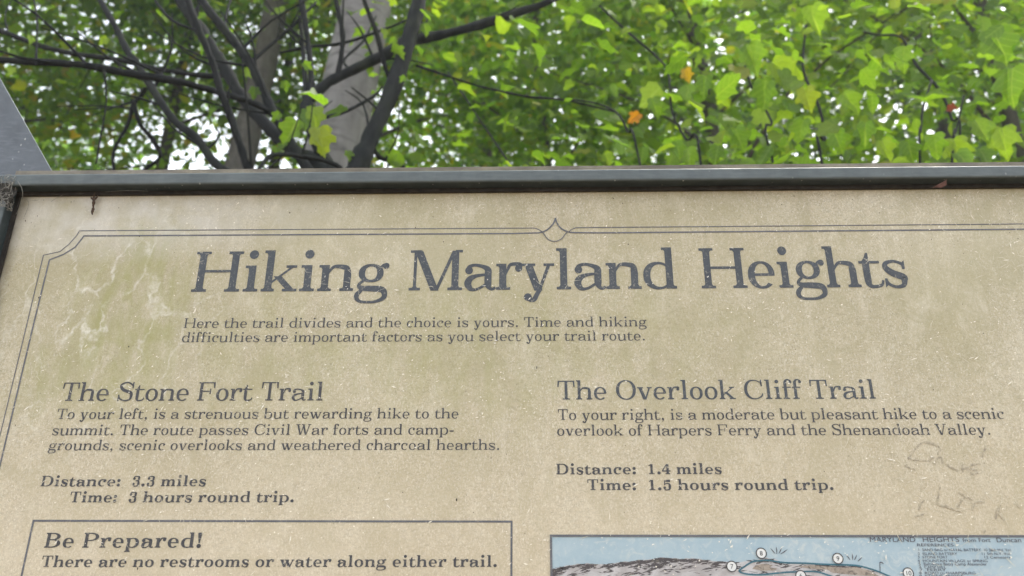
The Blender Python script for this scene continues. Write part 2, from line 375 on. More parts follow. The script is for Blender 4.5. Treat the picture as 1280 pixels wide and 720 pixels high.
        ribbon([(150,176,h),(92,128,h*1.1),(84,78,h*1.6),(140,48,S*.72),(W*.5,40,S*.86),(W-110,22,S*.86),(W-58,-48,S*.78),(W-74,-128,h*1.7),(W*.66,-186,h*1.1),(W*.44,-196,h),(118,-184,h*1.1),(56,-128,h*1.7),(62,-62,h*1.8),(112,-4,h*1.4),(150,42,h)])
    elif c=='k':
        stem(s1,h*.5,ASC-h*.3); foot(s1,ASC,e,0,-1); foot(s1,0,e,e-8)
        diag(s1+S*.3,150,W-128,XH-h,h*1.25); diag(W-84-S*.4,h,s1+S*.9+36,268,S*1.12)
        rect(W-218,XH-h,W-34,XH); rect(W-74-S*1.45,0,W-4,h)
    elif c=='r':
        stem(s1,h*.5,XH-h*.3); foot(s1,0,e,e+14); foot(s1,XH,e,0,-1)
        ribbon([(s1+S*.3,XH*.56,h),(s1+S*.5+28,XH*.80,h*1.1),(s1+S*.5+82,XH-14,h*1.3),(W-48,XH-12,h*1.5),(W-12-S*.3,XH-58,h*1.6)]); ball(W-8-S*.52,XH-84,S*.52)
    elif c=='s':
        ribbon([(W-66,XH-128,h*.9),(W-92,XH-58,h*1.2),(W*.52,XH-4-h*.1,h*1.1),(42+S*.55,XH-44,S*.62),(38+S*.5,XH-128,S*.86),(W*.42,XH*.53,S*1.02),(W-52-S*.4,XH*.37,S*1.02),(W-38-S*.46,112,S*.86),(W-62-S*.5,28,S*.62),(W*.48,6-h*.1,h*1.1),(112,52,h*1.2),(72,138,h*.9)])
        poly((W-48-h,XH-150),(W-48,XH-150),(W-44,XH+12),(W-66-h,XH-52)); poly((50,152),(50+h,152),(70+h,54),(46,-12))
    elif c=='t':
        x = s1-2
        ribbon([(x,XH-20,S),(x,120,S),(x+S*.16,38,S*.72),(x+S*.7,8,h*1.3),(W-46,34,h*1.1),(W-10,120,h*.9)])
        rect(m-8,XH-h,W-30,XH); poly((x-S*.5,XH-30),(x+S*.5,XH-30),(x+S*.5,612),(x+S*.18,612),(x-S*.12,530),(x-S*.5,XH+4))
    elif c=='u':
        s2 = W-m-e-S/2
        foot(s1,XH,e,0,-1); foot(s2,XH,e,0,-1); stem(s2,h*.5,XH-h*.3); foot(s2,0,0,e)
        ribbon([(s1,XH-h,S),(s1,170,S),(s1+S*.12,70,S*.84),(s1+S*.62,12,h*1.7),(W*.52,8,h*1.3),(s2-S*.55-14,66,h*1.05),(s2-S*.3,150,h*.9)])
    elif c in 'vy':
        b = W*.5+6
        diag(b-6,-8 if c=='v' else -20,92+S*.2,XH-h*.5,S*1.14); diag(b+S*.14,0,W-104,XH-h*.5,h*1.3)
        rect(8,XH-h,8+126+S*.85,XH); rect(W-196,XH-h,W-8,XH)
        if c=='y':
            ribbon([(b+S*.3,30,h*1.5),(b-28,-78,h*1.7),(b-78,-168,h*1.8),(b-140,-186,h*1.3),(86,-150,h*1.4)]); ball(58+S*.4,-132,S*.56)
    elif c=='w':
        a1, a2 = W*.34, W*.66
        diag(a1-4,-8,86+S*.2,XH-h*.5,S*1.1); diag(a1+S*.16,0,W*.5,XH-20,h*1.3); diag(a2+2,-8,W*.5-12,XH-h*.5,S*1.1); diag(a2+S*.2,0,W-92,XH-h*.5,h*1.3)
        rect(6,XH-h,6+112+S*.85,XH); rect(W*.5-S*.75-38,XH-h,W*.5+S*.5+40,XH); rect(W-176,XH-h,W-4,XH)
    elif c=='H':
        a, b = m+64+S/2, W-m-64-S/2
        for x in (a,b): stem(x,h*.5,CAP-h*.5); foot(x,0,66,66); foot(x,CAP,66,66,-1)
        rect(a,CAP*.5-h*.4,b,CAP*.5+h*.6)
    elif c=='T':
        x = W/2; stem(x,h*.5,CAP-h*.5); foot(x,0,84,84); rect(34,CAP-h,W-34,CAP)
        poly((26,478),(26+h,478),(92,CAP-h-6),(104,CAP-h*.5),(34,CAP)); poly((W-26,478),(W-26-h,478),(W-92,CAP-h-6),(W-104,CAP-h*.5),(W-34,CAP))
    elif c=='F':
        a = m+64+S/2; stem(a,h*.5,CAP-h*.5); foot(a,0,64,92); foot(a,CAP,64,0,-1); rect(a,CAP-h,W-42,CAP)
        poly((W-30,488),(W-30-h,488),(W-112,CAP-h-4),(W-112,CAP-h*.4),(W-42,CAP)); rect(a,CAP*.5-h*.4,W-190,CAP*.5+h*.6)
        poly((W-176,CAP*.5-108),(W-176-h,CAP*.5-108),(W-218,CAP*.5),(W-176-h,CAP*.5+112),(W-176,CAP*.5+112))
    elif c in 'PB':
        a = m+64+S/2; stem(a,h*.5,CAP-h*.5); foot(a,CAP,64,0,-1)
        y = 320 if c=='P' else 358
        w1 = W-30 if c=='P' else W-76
        arc(a-(w1-a)*.42,w1,y,CAP,-90,90,wr=S*1.05); rect(a,CAP-h,(a+w1)/2-40,CAP); rect(a,y,(a+w1)/2-40,y+h)
        if c=='P': foot(a,0,64,82)
        else:
            foot(a,0,64,0); arc(a-(W-32-a)*.42,W-32,0,y+h,-90,90,wr=S*1.08); rect(a,0,(a+W)/2-40,h)
    elif c=='D':
        a = m+64+S/2; stem(a,h*.5,CAP-h*.5); foot(a,0,64,0); foot(a,CAP,64,0,-1)
        arc(a-(W-34-a)*.30,W-34,0,CAP,-90,90,wr=S*1.1,n=40); rect(a,0,W*.5,h); rect(a,CAP-h,W*.5,CAP)
    elif c=='O': arc(36,W-36,-15,CAP+15,wl=S*1.08,wr=S*1.08,n=44)
    elif c=='C':
        arc(36,W-4,-15,CAP+15,48,310,wl=S*1.08,wr=h*1.3,n=44)
        poly((W-42-h,478),(W-42,478),(W-42,CAP+15),(W-42-h,CAP+15),(W-112,CAP-66)); ribbon([(W-146,64,h*1.2),(W-84,112,h*1.2),(W-38,210,h*.9)])
    elif c=='S':
        ribbon([(W-74,500,h*.9),(W-112,620,h*1.3),(W*.54,CAP-2,h*1.2),(92+S*.4,CAP-62,S*.66),(62+S*.5,CAP-182,S*.98),(W*.38,412,S*1.12),(W-92-S*.5,322,S*1.12),(W-46-S*.5,190,S*1.0),(W-84-S*.5,58,S*.66),(W*.50,4,h*1.2),(128,84,h*1.3),(72,228,h*.9)])
        poly((W-52-h,486),(W-52,486),(W-52,CAP+14),(W-52-h,CAP+14),(W-116,CAP-90)); poly((46,240),(46+h,240),(112,88),(46+h,-14),(46,-14))
    elif c=='V':
        b = W*.5+4; diag(b-8,-10,130,CAP-h*.5,S*1.12); diag(b+S*.18,0,W-134,CAP-h*.5,h*1.25)
        rect(10,CAP-h,10+164+S,CAP); rect(W-236,CAP-h,W-8,CAP)
    elif c=='W':
        a1, a2 = W*.32, W*.67
        diag(a1-6,-10,118,CAP-h*.5,S*1.1); diag(a1+S*.2,0,W*.5,CAP-20,h*1.25); diag(a2-4,-10,W*.5-16,CAP-h*.5,S*1.1); diag(a2+S*.2,0,W-116,CAP-h*.5,h*1.25)
        rect(6,CAP-h,6+156+S,CAP); rect(W*.5-S-40,CAP-h,W*.5+S*.4+40,CAP); rect(W-212,CAP-h,W-4,CAP)
    elif c=='M':
        a, b = m+70+h/2, W-m-64-S/2
        stem(a,h*.5,CAP-h*.5,h*1.15); foot(a,0,74,74,w=h*1.15); stem(b,h*.5,CAP-h*.5); foot(b,0,66,66); rect(b,CAP-h,W-m,CAP); rect(m,CAP-h,a+S*.9,CAP)
        diag(W*.5-14,-6,a+S*.45,CAP-h*.3,S*1.16); diag(W*.5+S*.2-10,0,b-S*.2,CAP-h*.3,h*1.3)
    elif c=='1':
        x = W/2+6; stem(x,h*.5,676); foot(x,0,104,104); poly((x-S*.5,676),(x+S*.5,676),(x+S*.1,640),(x-S*.5-110,540),(x-S*.5-110,586))
    elif c=='3':
        ball(96+S*.3,520,S*.56); ball(84+S*.3,150,S*.58)
        ribbon([(92+S*.2,560,h*1.2),(150,640,h*1.3),(W*.48,670,h*1.2),(W-110-S*.2,630,S*.74),(W-96-S*.3,520,S*.98),(W-150,410,S*.62),(W*.42,364,h)])
        ribbon([(W*.42,366,h),(W-150,340,S*.62),(W-52-S*.5,190,S*1.04),(W-100-S*.3,52,S*.72),(W*.48,4,h*1.2),(140,36,h*1.3),(78+S*.2,124,h*1.2)])
    elif c=='4':
        x = W-160-S/2+40; stem(x,h*.5,676); foot(x,0,80,80); rect(22,168,W-14,168+h*1.4); diag(40,168+h,x-S*.3,676,h*1.3)
    elif c=='5':
        poly((112,668),(W-70,690),(W-96,668-S*.95),(112+h,668-S*.75)); poly((98,330),(98+h,330),(112+h,668),(112,668)); ball(84+S*.3,150,S*.58)
        ribbon([(98+h*.5,330,h),(170,404,h*1.3),(W*.5,436,h*1.4),(W-110-S*.2,380,S*.8),(W-50-S*.5,230,S*1.06),(W-104-S*.3,62,S*.74),(W*.46,4,h*1.2),(140,36,h*1.3),(78+S*.2,124,h*1.2)])
    elif c=='.': ball(W/2,S*.62-12,S*.70)
    elif c==':': ball(W/2,S*.62-12,S*.70); ball(W/2,XH-S*.5,S*.70)
    elif c==',':
        ball(W/2,S*.62-12,S*.68); ribbon([(W/2+S*.44,40,S*.4),(W/2+S*.34,-46,S*.4),(W/2-S*.5,-128,h*.6)])
    elif c=='!': ball(W/2,S*.62-12,S*.70); poly((W/2-h*.5,210),(W/2+h*.5,210),(W/2+S*.66,CAP-30),(W/2+S*.3,CAP+8),(W/2-S*.3,CAP+8),(W/2-S*.66,CAP-30))
    elif c=='-': rect(36,XH*.42,W-36,XH*.42+h*1.9)
    return P, W
# ---------------------------------------------------------------- the ground
def gz(x, y):
    return 0.0 if y < 2.5 else 0.34*(y-2.5)*(1+.05*math.sin(x*.4))
M_soil = mat_plain('leaf_litter', (.10,.070,.040), .95, .55, 9)
M_path = mat_plain('trail_dirt', (.20,.155,.105), .95, .35, 6)
xs = [-70,-50,-40]+list(np.linspace(-30,30,31))+[40,50,70]; ys = [-70,-45,-30,-15]+list(np.linspace(-8,2.5,8))+list(np.linspace(3.5,60,30))+[70]
gv, gf = [], []
for y in ys:
    for x in xs: gv.append((x, y, gz(x, min(y,70)) + (random.uniform(-.06,.06) if abs(x)<35 and 3<y<60 else 0)))
n = len(xs)
for j in range(len(ys)-1):
    for i in range(n-1): gf.append([j*n+i,j*n+i+1,(j+1)*n+i+1,(j+1)*n+i])
mesh('ground', gv, gf, M_soil, kind='structure', smooth=True)
pv = []; pf = []
for k,x in enumerate(np.linspace(-25,25,40)):
    yc = -1.6+.5*math.sin(x*.35); pv += [(x,yc-1.0+.15*math.sin(x*1.3),.006),(x,yc+1.0+.12*math.sin(x*1.7),.006)]
    if k: b = 2*k; pf.append([b-2,b,b+1,b-1])
mesh('trail', pv, pf, M_path, kind='structure')

# ---------------------------------------------------------------- the sign
M_panel = mat_panel()
M_ink = mat_ink('blue_grey_ink', (.056,.064,.073), .7)
M_inkb = mat_ink('dark_grey_ink', (.054,.054,.058), .66)
M_line = mat_ink('border_ink', (.115,.118,.130), .5)
M_rail = mat_paint('grey_green_frame_paint', (.030,.042,.045), .50, spec=.28, front_light=(.142,.166,.168))
M_plate = mat_paint('blue_grey_plate_paint', (.125,.143,.162), .55)
XL = -.628; XC = at(694.3,290).x; XR = 2*XC-XL
ZT = at(640,235).z                      # where the panel meets the rail's shade
RT = 0.020                              # the rail stands this far in front of the panel
ZB = 1.02
root = empty('trail_sign', (XC,0.03,0), 'weathered tan trail information sign in a grey green metal frame', 'sign')
g = Geo(); g.box(XL-.01,0,ZB,XR+.01,.008,ZT+.03); panel = g.build('panel', M_panel, root)
def rail_box(name, x0,z0,x1,z1, par=root):
    """a rail of square tube with eased edges"""
    me = bpy.data.meshes.new(name); g = Geo(); g.box(x0,-RT,z0,x1,.034,z1)
    o = g.build(name, M_rail, par)
    b = o.modifiers.new('ease','BEVEL'); b.width = .0026; b.segments = 3
    return o
RB0 = at(640,226.5,-RT).z; RB1 = at(640,212,-RT).z
LX = PANEL_LEFT
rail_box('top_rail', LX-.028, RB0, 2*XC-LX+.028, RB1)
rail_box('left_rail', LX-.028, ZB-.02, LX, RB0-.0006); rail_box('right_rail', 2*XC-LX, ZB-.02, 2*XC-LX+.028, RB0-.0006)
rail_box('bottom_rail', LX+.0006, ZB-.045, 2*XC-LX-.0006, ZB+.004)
M_shadow_gap = mat_plain('dark_shadow_gap', (.030,.026,.022), .8, .5, 120)  # dark strips added in place of the shadow gap beside the rails
g = Geo(); g.box(LX+.0005,-.0045,RB0-.0046,2*XC-LX-.0005,-.0003,RB0+.002); g.box(LX-.001,-.0042,ZB+.006,LX+.0042,-.0004,RB0-.0048); g.build('shadow_gap_strip', M_shadow_gap, root)
for s in (LX+.06, 2*XC-LX-.06):
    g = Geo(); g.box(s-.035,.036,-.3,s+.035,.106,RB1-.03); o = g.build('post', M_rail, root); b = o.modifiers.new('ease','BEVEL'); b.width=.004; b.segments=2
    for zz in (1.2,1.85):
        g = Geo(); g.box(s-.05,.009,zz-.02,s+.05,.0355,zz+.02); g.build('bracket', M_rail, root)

# lettering: one mesh per line of print, 0.3 mm proud of the panel
Y0 = -.0003
def text_line(name, text, l, r, top, S, h, mat, track=.5):
    """l, r = ends of the baseline on the panel; top = a point at capital height above l"""
    a, b = at(*l), at(*r); H = at(*top).z - a.z; s = H/CAP
    gl = [(c,)+glyph(c,S,h) if c!=' ' else (c,[],ADV[' '][0]+(S-88)/62*9) for c in text]
    W = sum(g_[2] for g_ in gl); x0 = min(p[0] for q in gl[0][1] for p in (q[1] if isinstance(q,tuple) else q))
    x1 = W-gl[-1][2]+max(p[0] for q in gl[-1][1] for p in (q[1] if isinstance(q,tuple) else q))
    need = (b.x-a.x)/s; nat = x1-x0; slack = need-nat
    tr = slack*track/(len(text)-1); sx = (need-tr*(len(text)-1))/nat
    v, f = [], []; cx = -x0*sx; k = 0
    for c,P,w in gl:
        for p in P:
            p = p[1] if isinstance(p,tuple) else p; k += 1
            bi = len(v)
            for (u,q) in p:
                X = (cx+u*sx)*s; t = X/(b.x-a.x)
                v.append((a.x+X, Y0-(k%24)*6e-6, a.z+(b.z-a.z)*t+q*s))
            f.append(list(range(bi,bi+len(p))))
        cx += w*sx+tr
    print('TEXT', text[:14], 'stretch %.3f slack/char %.0f'%(sx, tr))
    return mesh(name, v, f, mat, root)
T = text_line
for word, l, r in (('Hiking',(238.7,365),(485,363.5)),('Maryland',(510.5,363.2),(846.5,360.8)),('Heights',(877.3,360.6),(1137,358.6))):
    T('title_lettering',word,l,r,(l[0]+(7 if l[0]<300 else 4 if l[0]<600 else 0),l[1]-50.2),122,46,M_ink,.3)
T('intro_lettering','Here the trail divides and the choice is yours. Time and hiking',(229.5,410),(808.5,408),(232,398),98,43,M_inkb)
T('intro_lettering','difficulties are important factors as you select your trail route.',(227,427.8),(806,425.5),(230,415.6),98,43,M_inkb)
T('heading_lettering','The Stone Fort Trail',(75.5,501.2),(403,500.6),(80,478.3),108,45,M_inkb)
T('paragraph_lettering','To your left, is a strenuous but rewarding hike to the',(70.5,523.7),(573,523),(74,511),104,45,M_inkb)
T('paragraph_lettering','summit. The route passes Civil War forts and camp-',(65,544),(567,543.2),(69,531),104,45,M_inkb)
T('paragraph_lettering','grounds, scenic overlooks and weathered charcoal hearths.',(60,562.8),(624,562.3),(64,550),104,45,M_inkb)
T('distance_lettering','Distance:  3.3 miles',(50.5,608),(257,607.7),(54,594.8),152,58,M_inkb)
T('time_lettering','Time:  3 hours round trip.',(86.5,628),(367,627.7),(91,614.6),152,58,M_inkb)
T('heading_lettering','Be Prepared!',(55,684.6),(251,684.6),(60,666),150,54,M_inkb)
T('notice_lettering','There are no restrooms or water along either trail.',(51,708.8),(621,708.6),(55,694.6),150,56,M_inkb)
T('heading_lettering','The Overlook Cliff Trail',(697,499.6),(1095,498.4),(698,476),106,44,M_ink)
T('paragraph_lettering','To your right, is a moderate but pleasant hike to a scenic',(697.5,525),(1256,523.6),(698,511.6),104,45,M_inkb)
T('paragraph_lettering','overlook of Harpers Ferry and the Shenandoah Valley.',(696.5,544.6),(1238,543.4),(697,531.2),104,45,M_inkb)
T('distance_lettering','Distance:  1.4 miles',(695.5,593),(902.5,592.5),(696,579.8),152,58,M_inkb)
T('time_lettering','Time:  1.5 hours round trip.',(734.5,612.7),(1042,612.4),(735,599.2),152,58,M_inkb)

def strip(g, pts, w, y=Y0, closed=False):
    """flat ribbon on the panel through photograph points, w metres wide, mitred"""
    P = [at(*p) if not isinstance(p,Vector) else p for p in pts]; n = len(P); L = []; R = []
    for i in range(n):
        a = P[(i-1)%n] if closed or i else P[0]; c = P[(i+1)%n] if closed or i<n-1 else P[-1]
        d1 = (P[i]-a); d2 = (c-P[i])
        d1 = d1.normalized() if d1.length>1e-9 else d2.normalized(); d2 = d2.normalized() if d2.length>1e-9 else d1
        t = (d1+d2).normalized(); m = 1/max(.5, t.dot(d1)); nx, nz = -t.z*m, t.x*m
        ww = (w[i] if isinstance(w,(list,tuple)) else w)/2
        L.append((P[i].x+nx*ww,y,P[i].z+nz*ww)); R.append((P[i].x-nx*ww,y,P[i].z-nz*ww))
    b = len(g.v); g.v += L+R
    for i in range(n if closed else n-1): j=(i+1)%n; g.f.append([b+n+i,b+n+j,b+j,b+i])
def smooth(pts, sub=5):
    a = [pts[0]]+list(pts)+[pts[-1]]; C = []
    for i in range(1,len(a)-2):
        for k in range(sub):
            t = k/sub; C.append(tuple(0.5*((2*a[i][d])+(a[i+1][d]-a[i-1][d])*t+(2*a[i-1][d]-5*a[i][d]+4*a[i+1][d]-a[i+2][d])*t*t+(3*a[i][d]-a[i-1][d]-3*a[i+1][d]+a[i+2][d])*t**3) for d in (0,1)))
    return C+[pts[-1]]
def mirror(pts): return [Vector((2*XC-at(*p).x, 0, at(*p).z)) for p in pts]
thin = [(3,530.5),(33.8,405),(54.4,319.1),(75,314.6),(86,305.6),(95.6,295),(99.4,288.6)]
thick = [(12,533),(42.2,405),(61.9,324.9),(78.8,318.4),(93.8,309.4),(101,300.4),(105,295)]
def extend(p, q, z):   # carry a side line down the panel to height z
    a, b = at(*p), at(*q); k = (z-b.z)/(a.z-b.z); return Vector((b.x+(a.x-b.x)*k,0,z))
for name, side, top, wd, zc in (('thin_border_line',thin,[(99.4,288.6),(640,285.3),(668.4,285.2),(673.5,287),(678,290.2)],.0011,.05),('thick_border_line',thick,[(105,295),(640,292),(672.7,291.2),(678,290.3)],.0018,.06)):
    g = Geo()
    lowp = Vector((at(*side[1]).x,0,ZB+zc))
    for mir in (False,True):
        S_ = [Vector(at(*p)) for p in side[1:]]
        S_ = [lowp]+[Vector((at(*side[1]).x,0,at(*side[1]).z))]+S_[1:]
        Tp = [at(*p) for p in top]
        if mir: S_ = [Vector((2*XC-p.x,0,p.z)) for p in S_]; Tp = [Vector((2*XC-p.x,0,p.z)) for p in Tp]
        strip(g, S_+Tp[1:], wd, Y0-(.0001 if mir else 0))
    strip(g, [lowp, Vector((2*XC-lowp.x,0,lowp.z))], wd, Y0-.0002)
    g.build(name, M_line, root)
g = Geo()
strip(g, smooth([(678,290.3),(683.8,287.6),(689,283),(692.4,278.4),(694.3,272.6)]), .0018, Y0-.0003)
strip(g, smooth([(694.3,272.6),(696,278.6),(700,284.6),(705,288),(710,290.2)]), .0018, Y0-.0004)
strip(g, smooth([(678,290.2),(681.2,294.8),(686,300),(693.5,302),(701.6,299),(707,292.4),(710,290)]), .0011, Y0-.0005)
g.build('ornament', M_line, root)
g = Geo()
zl = at(41.5,651).z; xl = at(42,651).x; xr = at(639.5,651.5).x
strip(g, [Vector((xl,0,zl)),Vector((xr,0,zl-.0004)),Vector((xr,0,zl-.17)),Vector((xl,0,zl-.17))], .0021, Y0, closed=True)
g.build('notice_box_line', M_line, root)

# the printed map picture
def mat_print(name, c1, c2, c3, sc, stretch=(1,1,1), lo=.35, hi=.65, th=.5):
    t = NT(name); n = t.noise(t.pos(), sc, 6, .7, .8); n2 = t.noise(t.pos(stretch), sc*4, 5, .7, 1.2)
    c = t.mix(t.ramp(n,[(lo,0.0),(hi,1.0)]), c1, c2); c = t.mix(t.ramp(n2,[(th,0.0),(th+.16,.9)]), c, c3)
    t.set(color=c, rough=.5, spec=.4); return t.m
M_sky = mat_print('printed_sky', (.34,.46,.52), (.44,.54,.57), (.52,.58,.57), 24, (1,1,1), .35,.68,.52)
M_mount = mat_print('printed_mountain', (.57,.555,.545), (.40,.375,.36), (.20,.18,.175), 36, (.55,1,1.9), .38,.62,.58)
M_island = mat_print('printed_earth', (.42,.36,.29), (.30,.25,.20), (.10,.085,.07), 60)
M_teal = mat_ink('teal_trail_ink', (.040,.130,.170), .3)
M_white = mat_plain('white_disc_print', (.78,.79,.76), .5, .06, 90)
M_crayon = mat_ink('crayon_ink', (.075,.066,.066), .8)
M_sketch = mat_ink('sketch_ink', (.085,.080,.095), .5)
MX0 = at(688.6,669.7).x; MZ1 = at(688.6,669.7).z; MX1 = 2*XC-MX0+.38; MX1 = XR-.082; MZ0 = ZB+.10
mp = empty('map_picture', (0,0,0)); mp.parent = root; mp.location = Vector((MX0,0,MZ0))-Vector(root.location)
def mpart(g, name, mat, **k): return g.build(name, mat, mp, **k)
g = Geo(); g.poly([(MX0,-.0002,MZ0),(MX1,-.0002,MZ0),(MX1,-.0002,MZ1),(MX0,-.0002,MZ1)]); mpart(g,'picture_ground',M_sky)
g = Geo(); strip(g,[Vector((MX0,0,MZ1)),Vector((MX1,0,MZ1)),Vector((MX1,0,MZ0)),Vector((MX0,0,MZ0))],.0022,-.0010,closed=True); mpart(g,'picture_border',M_line)
ridge = [(689,712),(700,709),(710,707),(722,704.8),(734,704),(746,706),(760,704.6),(778,702.4),(790,701.4),(802,699.6),(813,699.4),(825,697),(838,697.8),(849,698.6),(862,698),(874.5,698.9),(891,701),(914,703),(926,702.6),(938,700.4),(959,697.6),(970,699.4),(980,704),(1008,705),(1028,705.6),(1048,707.4),(1069,707),(1085.5,711.4),(1106.5,718.7),(1130,729),(1170,741),(1230,750)]
rz = [at(*p) for p in ridge]
g = Geo()
pts = []
for a,b in zip(rz[:-1],rz[1:]):
    for k in range(3):
        q = a.lerp(b,k/3); pts.append((max(q.x,MX0+.0005),-.0004,q.z+random.uniform(-.0005,.0005)))
pts.append((rz[-1].x,-.0004,rz[-1].z)); g.poly(pts+[(rz[-1].x,-.0004,MZ0+.06),(MX0+.0005,-.0004,MZ0+.06)]); mpart(g,'sketched_mountain',M_mount)
# crayon hatching along the slopes
g = Geo(); yk = 0
for i in range(620):
    px = random.uniform(692,1110); 
    j = max(i_ for i_,p in enumerate(ridge) if p[0]<=px); t_ = (px-ridge[j][0])/(ridge[j+1][0]-ridge[j][0]); ry = ridge[j][1]+(ridge[j+1][1]-ridge[j][1])*t_
    cl = (690,705,735,770,800,815,830,845,870,905,960,1030,1060)[random.randrange(13)]; px = min(1112,max(692,cl+random.gauss(0,14)-4)); j = max(i_ for i_,p in enumerate(ridge) if p[0]<=px); t_ = (px-ridge[j][0])/(ridge[j+1][0]-ridge[j][0]); ry = ridge[j][1]+(ridge[j+1][1]-ridge[j][1])*t_
    py = ry+(abs(random.gauss(0,2.5)) if random.random()<.5 else abs((px-cl)*-.5+random.gauss(4,4)))+.3; Ln = random.uniform(3,15); sl = random.choice((-.25,-.18,-.35,.25))*random.uniform(.6,1.3)
    if py < ry+Ln*abs(sl)*.6: py = ry+Ln*abs(sl)*.6
    yk += 1; w_ = random.uniform(.0004,.0018)
    strip(g,[(px-Ln/2,py-sl*Ln/2),(px,py+random.uniform(-.4,.4)),(px+Ln/2,py+sl*Ln/2)],[.0002,w_,.0002],-.00045-(yk%40)*2e-6)
g.v = [(max(v[0],MX0+.0006),v[1],v[2]) for v in g.v]
mpart(g,'crayon_hatching',M_crayon,kind='stuff')
g = Geo(); g.poly([(q.x,-.0006,q.z) for q in map(lambda p: at(*p), [(940,711),(944,707),(953,704.8),(966,706.4),(962,709),(972,711),(966,713.5),(950,713)])])
g.poly([(q.x,-.0006,q.z) for q in map(lambda p: at(*p), [(996,708),(1014,706.5),(1050,709.5),(1070,709),(1086,713),(1100,721),(1060,718),(1040,716),(1034,712),(1012,711)])]); mpart(g,'sketched_outcrop',M_island)
g = Geo()
strip(g, smooth([(1150,740),(1130,729),(1115,722),(1095,713.6),(1075,707.8),(1060,706.3),(1034,705.6),(1008,704.2),(980,703.4),(961,700.6),(948,701),(940,702.4),(931,708),(923.8,713.8),(931,717.2),(944,718.4),(957,718),(980,715.6),(1003,714.6),(1020,714.8),(1034,718.7),(1048,724),(1060,732)]), .0016, -.0008)
mpart(g,'trail_line',M_teal)
def ring_disc(px, py, txt):
    c = at(px,py); r = .0050
    e = empty('number_marker',(0,0,0)); e.parent = mp; e.location = c-parent_loc(mp)
    g = Geo(); g.poly([(c.x+r*math.cos(2*math.pi*i/28),-.0011,c.z+r*math.sin(2*math.pi*i/28)) for i in range(28)]); g.build('disc',M_white,e)
    g = Geo(); strip(g,[Vector((c.x+r*math.cos(2*math.pi*i/28),0,c.z+r*math.sin(2*math.pi*i/28))) for i in range(28)],.0010,-.0014,closed=True); g.build('ring',M_inkb,e)
    builtin(txt, (c.x,-.0016,c.z-.0021), .0062, M_inkb, e, 'numeral', 'CENTER')
def builtin(txt, loc, size, mat, par, name, align='LEFT', width=None, shear=0):
    cu = bpy.data.curves.new('txt','FONT'); cu.body = txt; cu.size = size; cu.align_x = align; cu.shear = shear; cu.fill_mode = 'FRONT'
    o = bpy.data.objects.new('txt',cu); COL.objects.link(o)
    me = bpy.data.meshes.new_from_object(o.evaluated_get(bpy.context.evaluated_depsgraph_get())); bpy.data.objects.remove(o)
    xs_ = [v.co.x for v in me.vertices]; k = 1.0
    if width and xs_: k = width/(max(xs_)-min(xs_))
    V = [(loc[0]+v.co.x*k, loc[1], loc[2]+v.co.y) for v in me.vertices]; Fc = [list(p.vertices) for p in me.polygons]
    bpy.data.meshes.remove(me)
    return mesh(name, V, Fc, mat, par)
for a in ((914.4,708.1,'7'),(951.2,691.7,'8'),(1046.8,698.3,'9'),(1134.7,716.6,'10'),(1000.6,719.8,'6')): ring_disc(*a)
def rays(lst):
    g = Geo()
    for i,(a,b,c,d) in enumerate(lst): strip(g,[(a,b),((a+c)/2+.3,(b+d)/2),(c,d)],[.0003,.0009,.0005],-.0007-i*2e-5)
    mpart(g,'overlook_rays',M_sketch)
rays([(963,685.6,968.3,691.8),(970,683.5,970.8,692.2),(976.6,685.2,973.4,691.8),(984,687,975.6,692.6)])
rays([(1058,693.8,1062.2,700),(1064.8,692.2,1065.6,700),(1070.6,693.8,1067.8,700),(1077.2,696.8,1071.8,701.6)])
g = Geo(); strip(g,[(1099.5,702.7),(1099.8,714.5)],.0007,-.0007); strip(g,[(1099.5,702.8),(1102,703),(1104.4,705)],[.0007,.0010,.0003],-.00072); mpart(g,'flag_sketch',M_sketch)
def maptext(txt, x0, x1, yb, cap):
    a = at(x0,yb); w = at(x1,yb).x-a.x
    builtin(txt,(a.x,-.0009,a.z),cap*.00096*1.22,M_sketch,mp,'map_lettering',width=w)
maptext('MARYLAND',1086.6,1143.4,677.4,5.8); maptext('HEIGHTS',1152.7,1198,677.4,5.8); maptext('from Fort',1203,1238,677.6,4.8); maptext('Duncan',1245,1275.5,677.8,5.4)
maptext('REFERENCES',1145.7,1191,683,3.4)
maptext('1  SAND BAG or NAVAL BATTERY  10 58th Md. Vol.',1147,1263,689,3.2); maptext('2  ISLAND BATTERY',1147,1196,693.8,3.0); maptext('11 5th N.Y. Vol.',1226,1262,693.8,3.0)
maptext('3  STONE FORT',1147,1184,698,3.0); maptext('12 Cemetery',1229,1262,698.2,3.0); maptext('4  MOUNTAIN VILLAGE or SPRING',1147,1234,702.6,3.0)
maptext('5  Baltimore Batty Camp Alexander',1148,1233,706.8,3.4); maptext('6  CAMP HILL',1149,1182,710.6,3.0); maptext('7  FERRY',1149,1182,714,3.0); maptext('8  ROAD to SHARPSBURG',1149,1219,718,3.2); maptext('9  STONE BRIDGE',1149,1204,722,3.2)

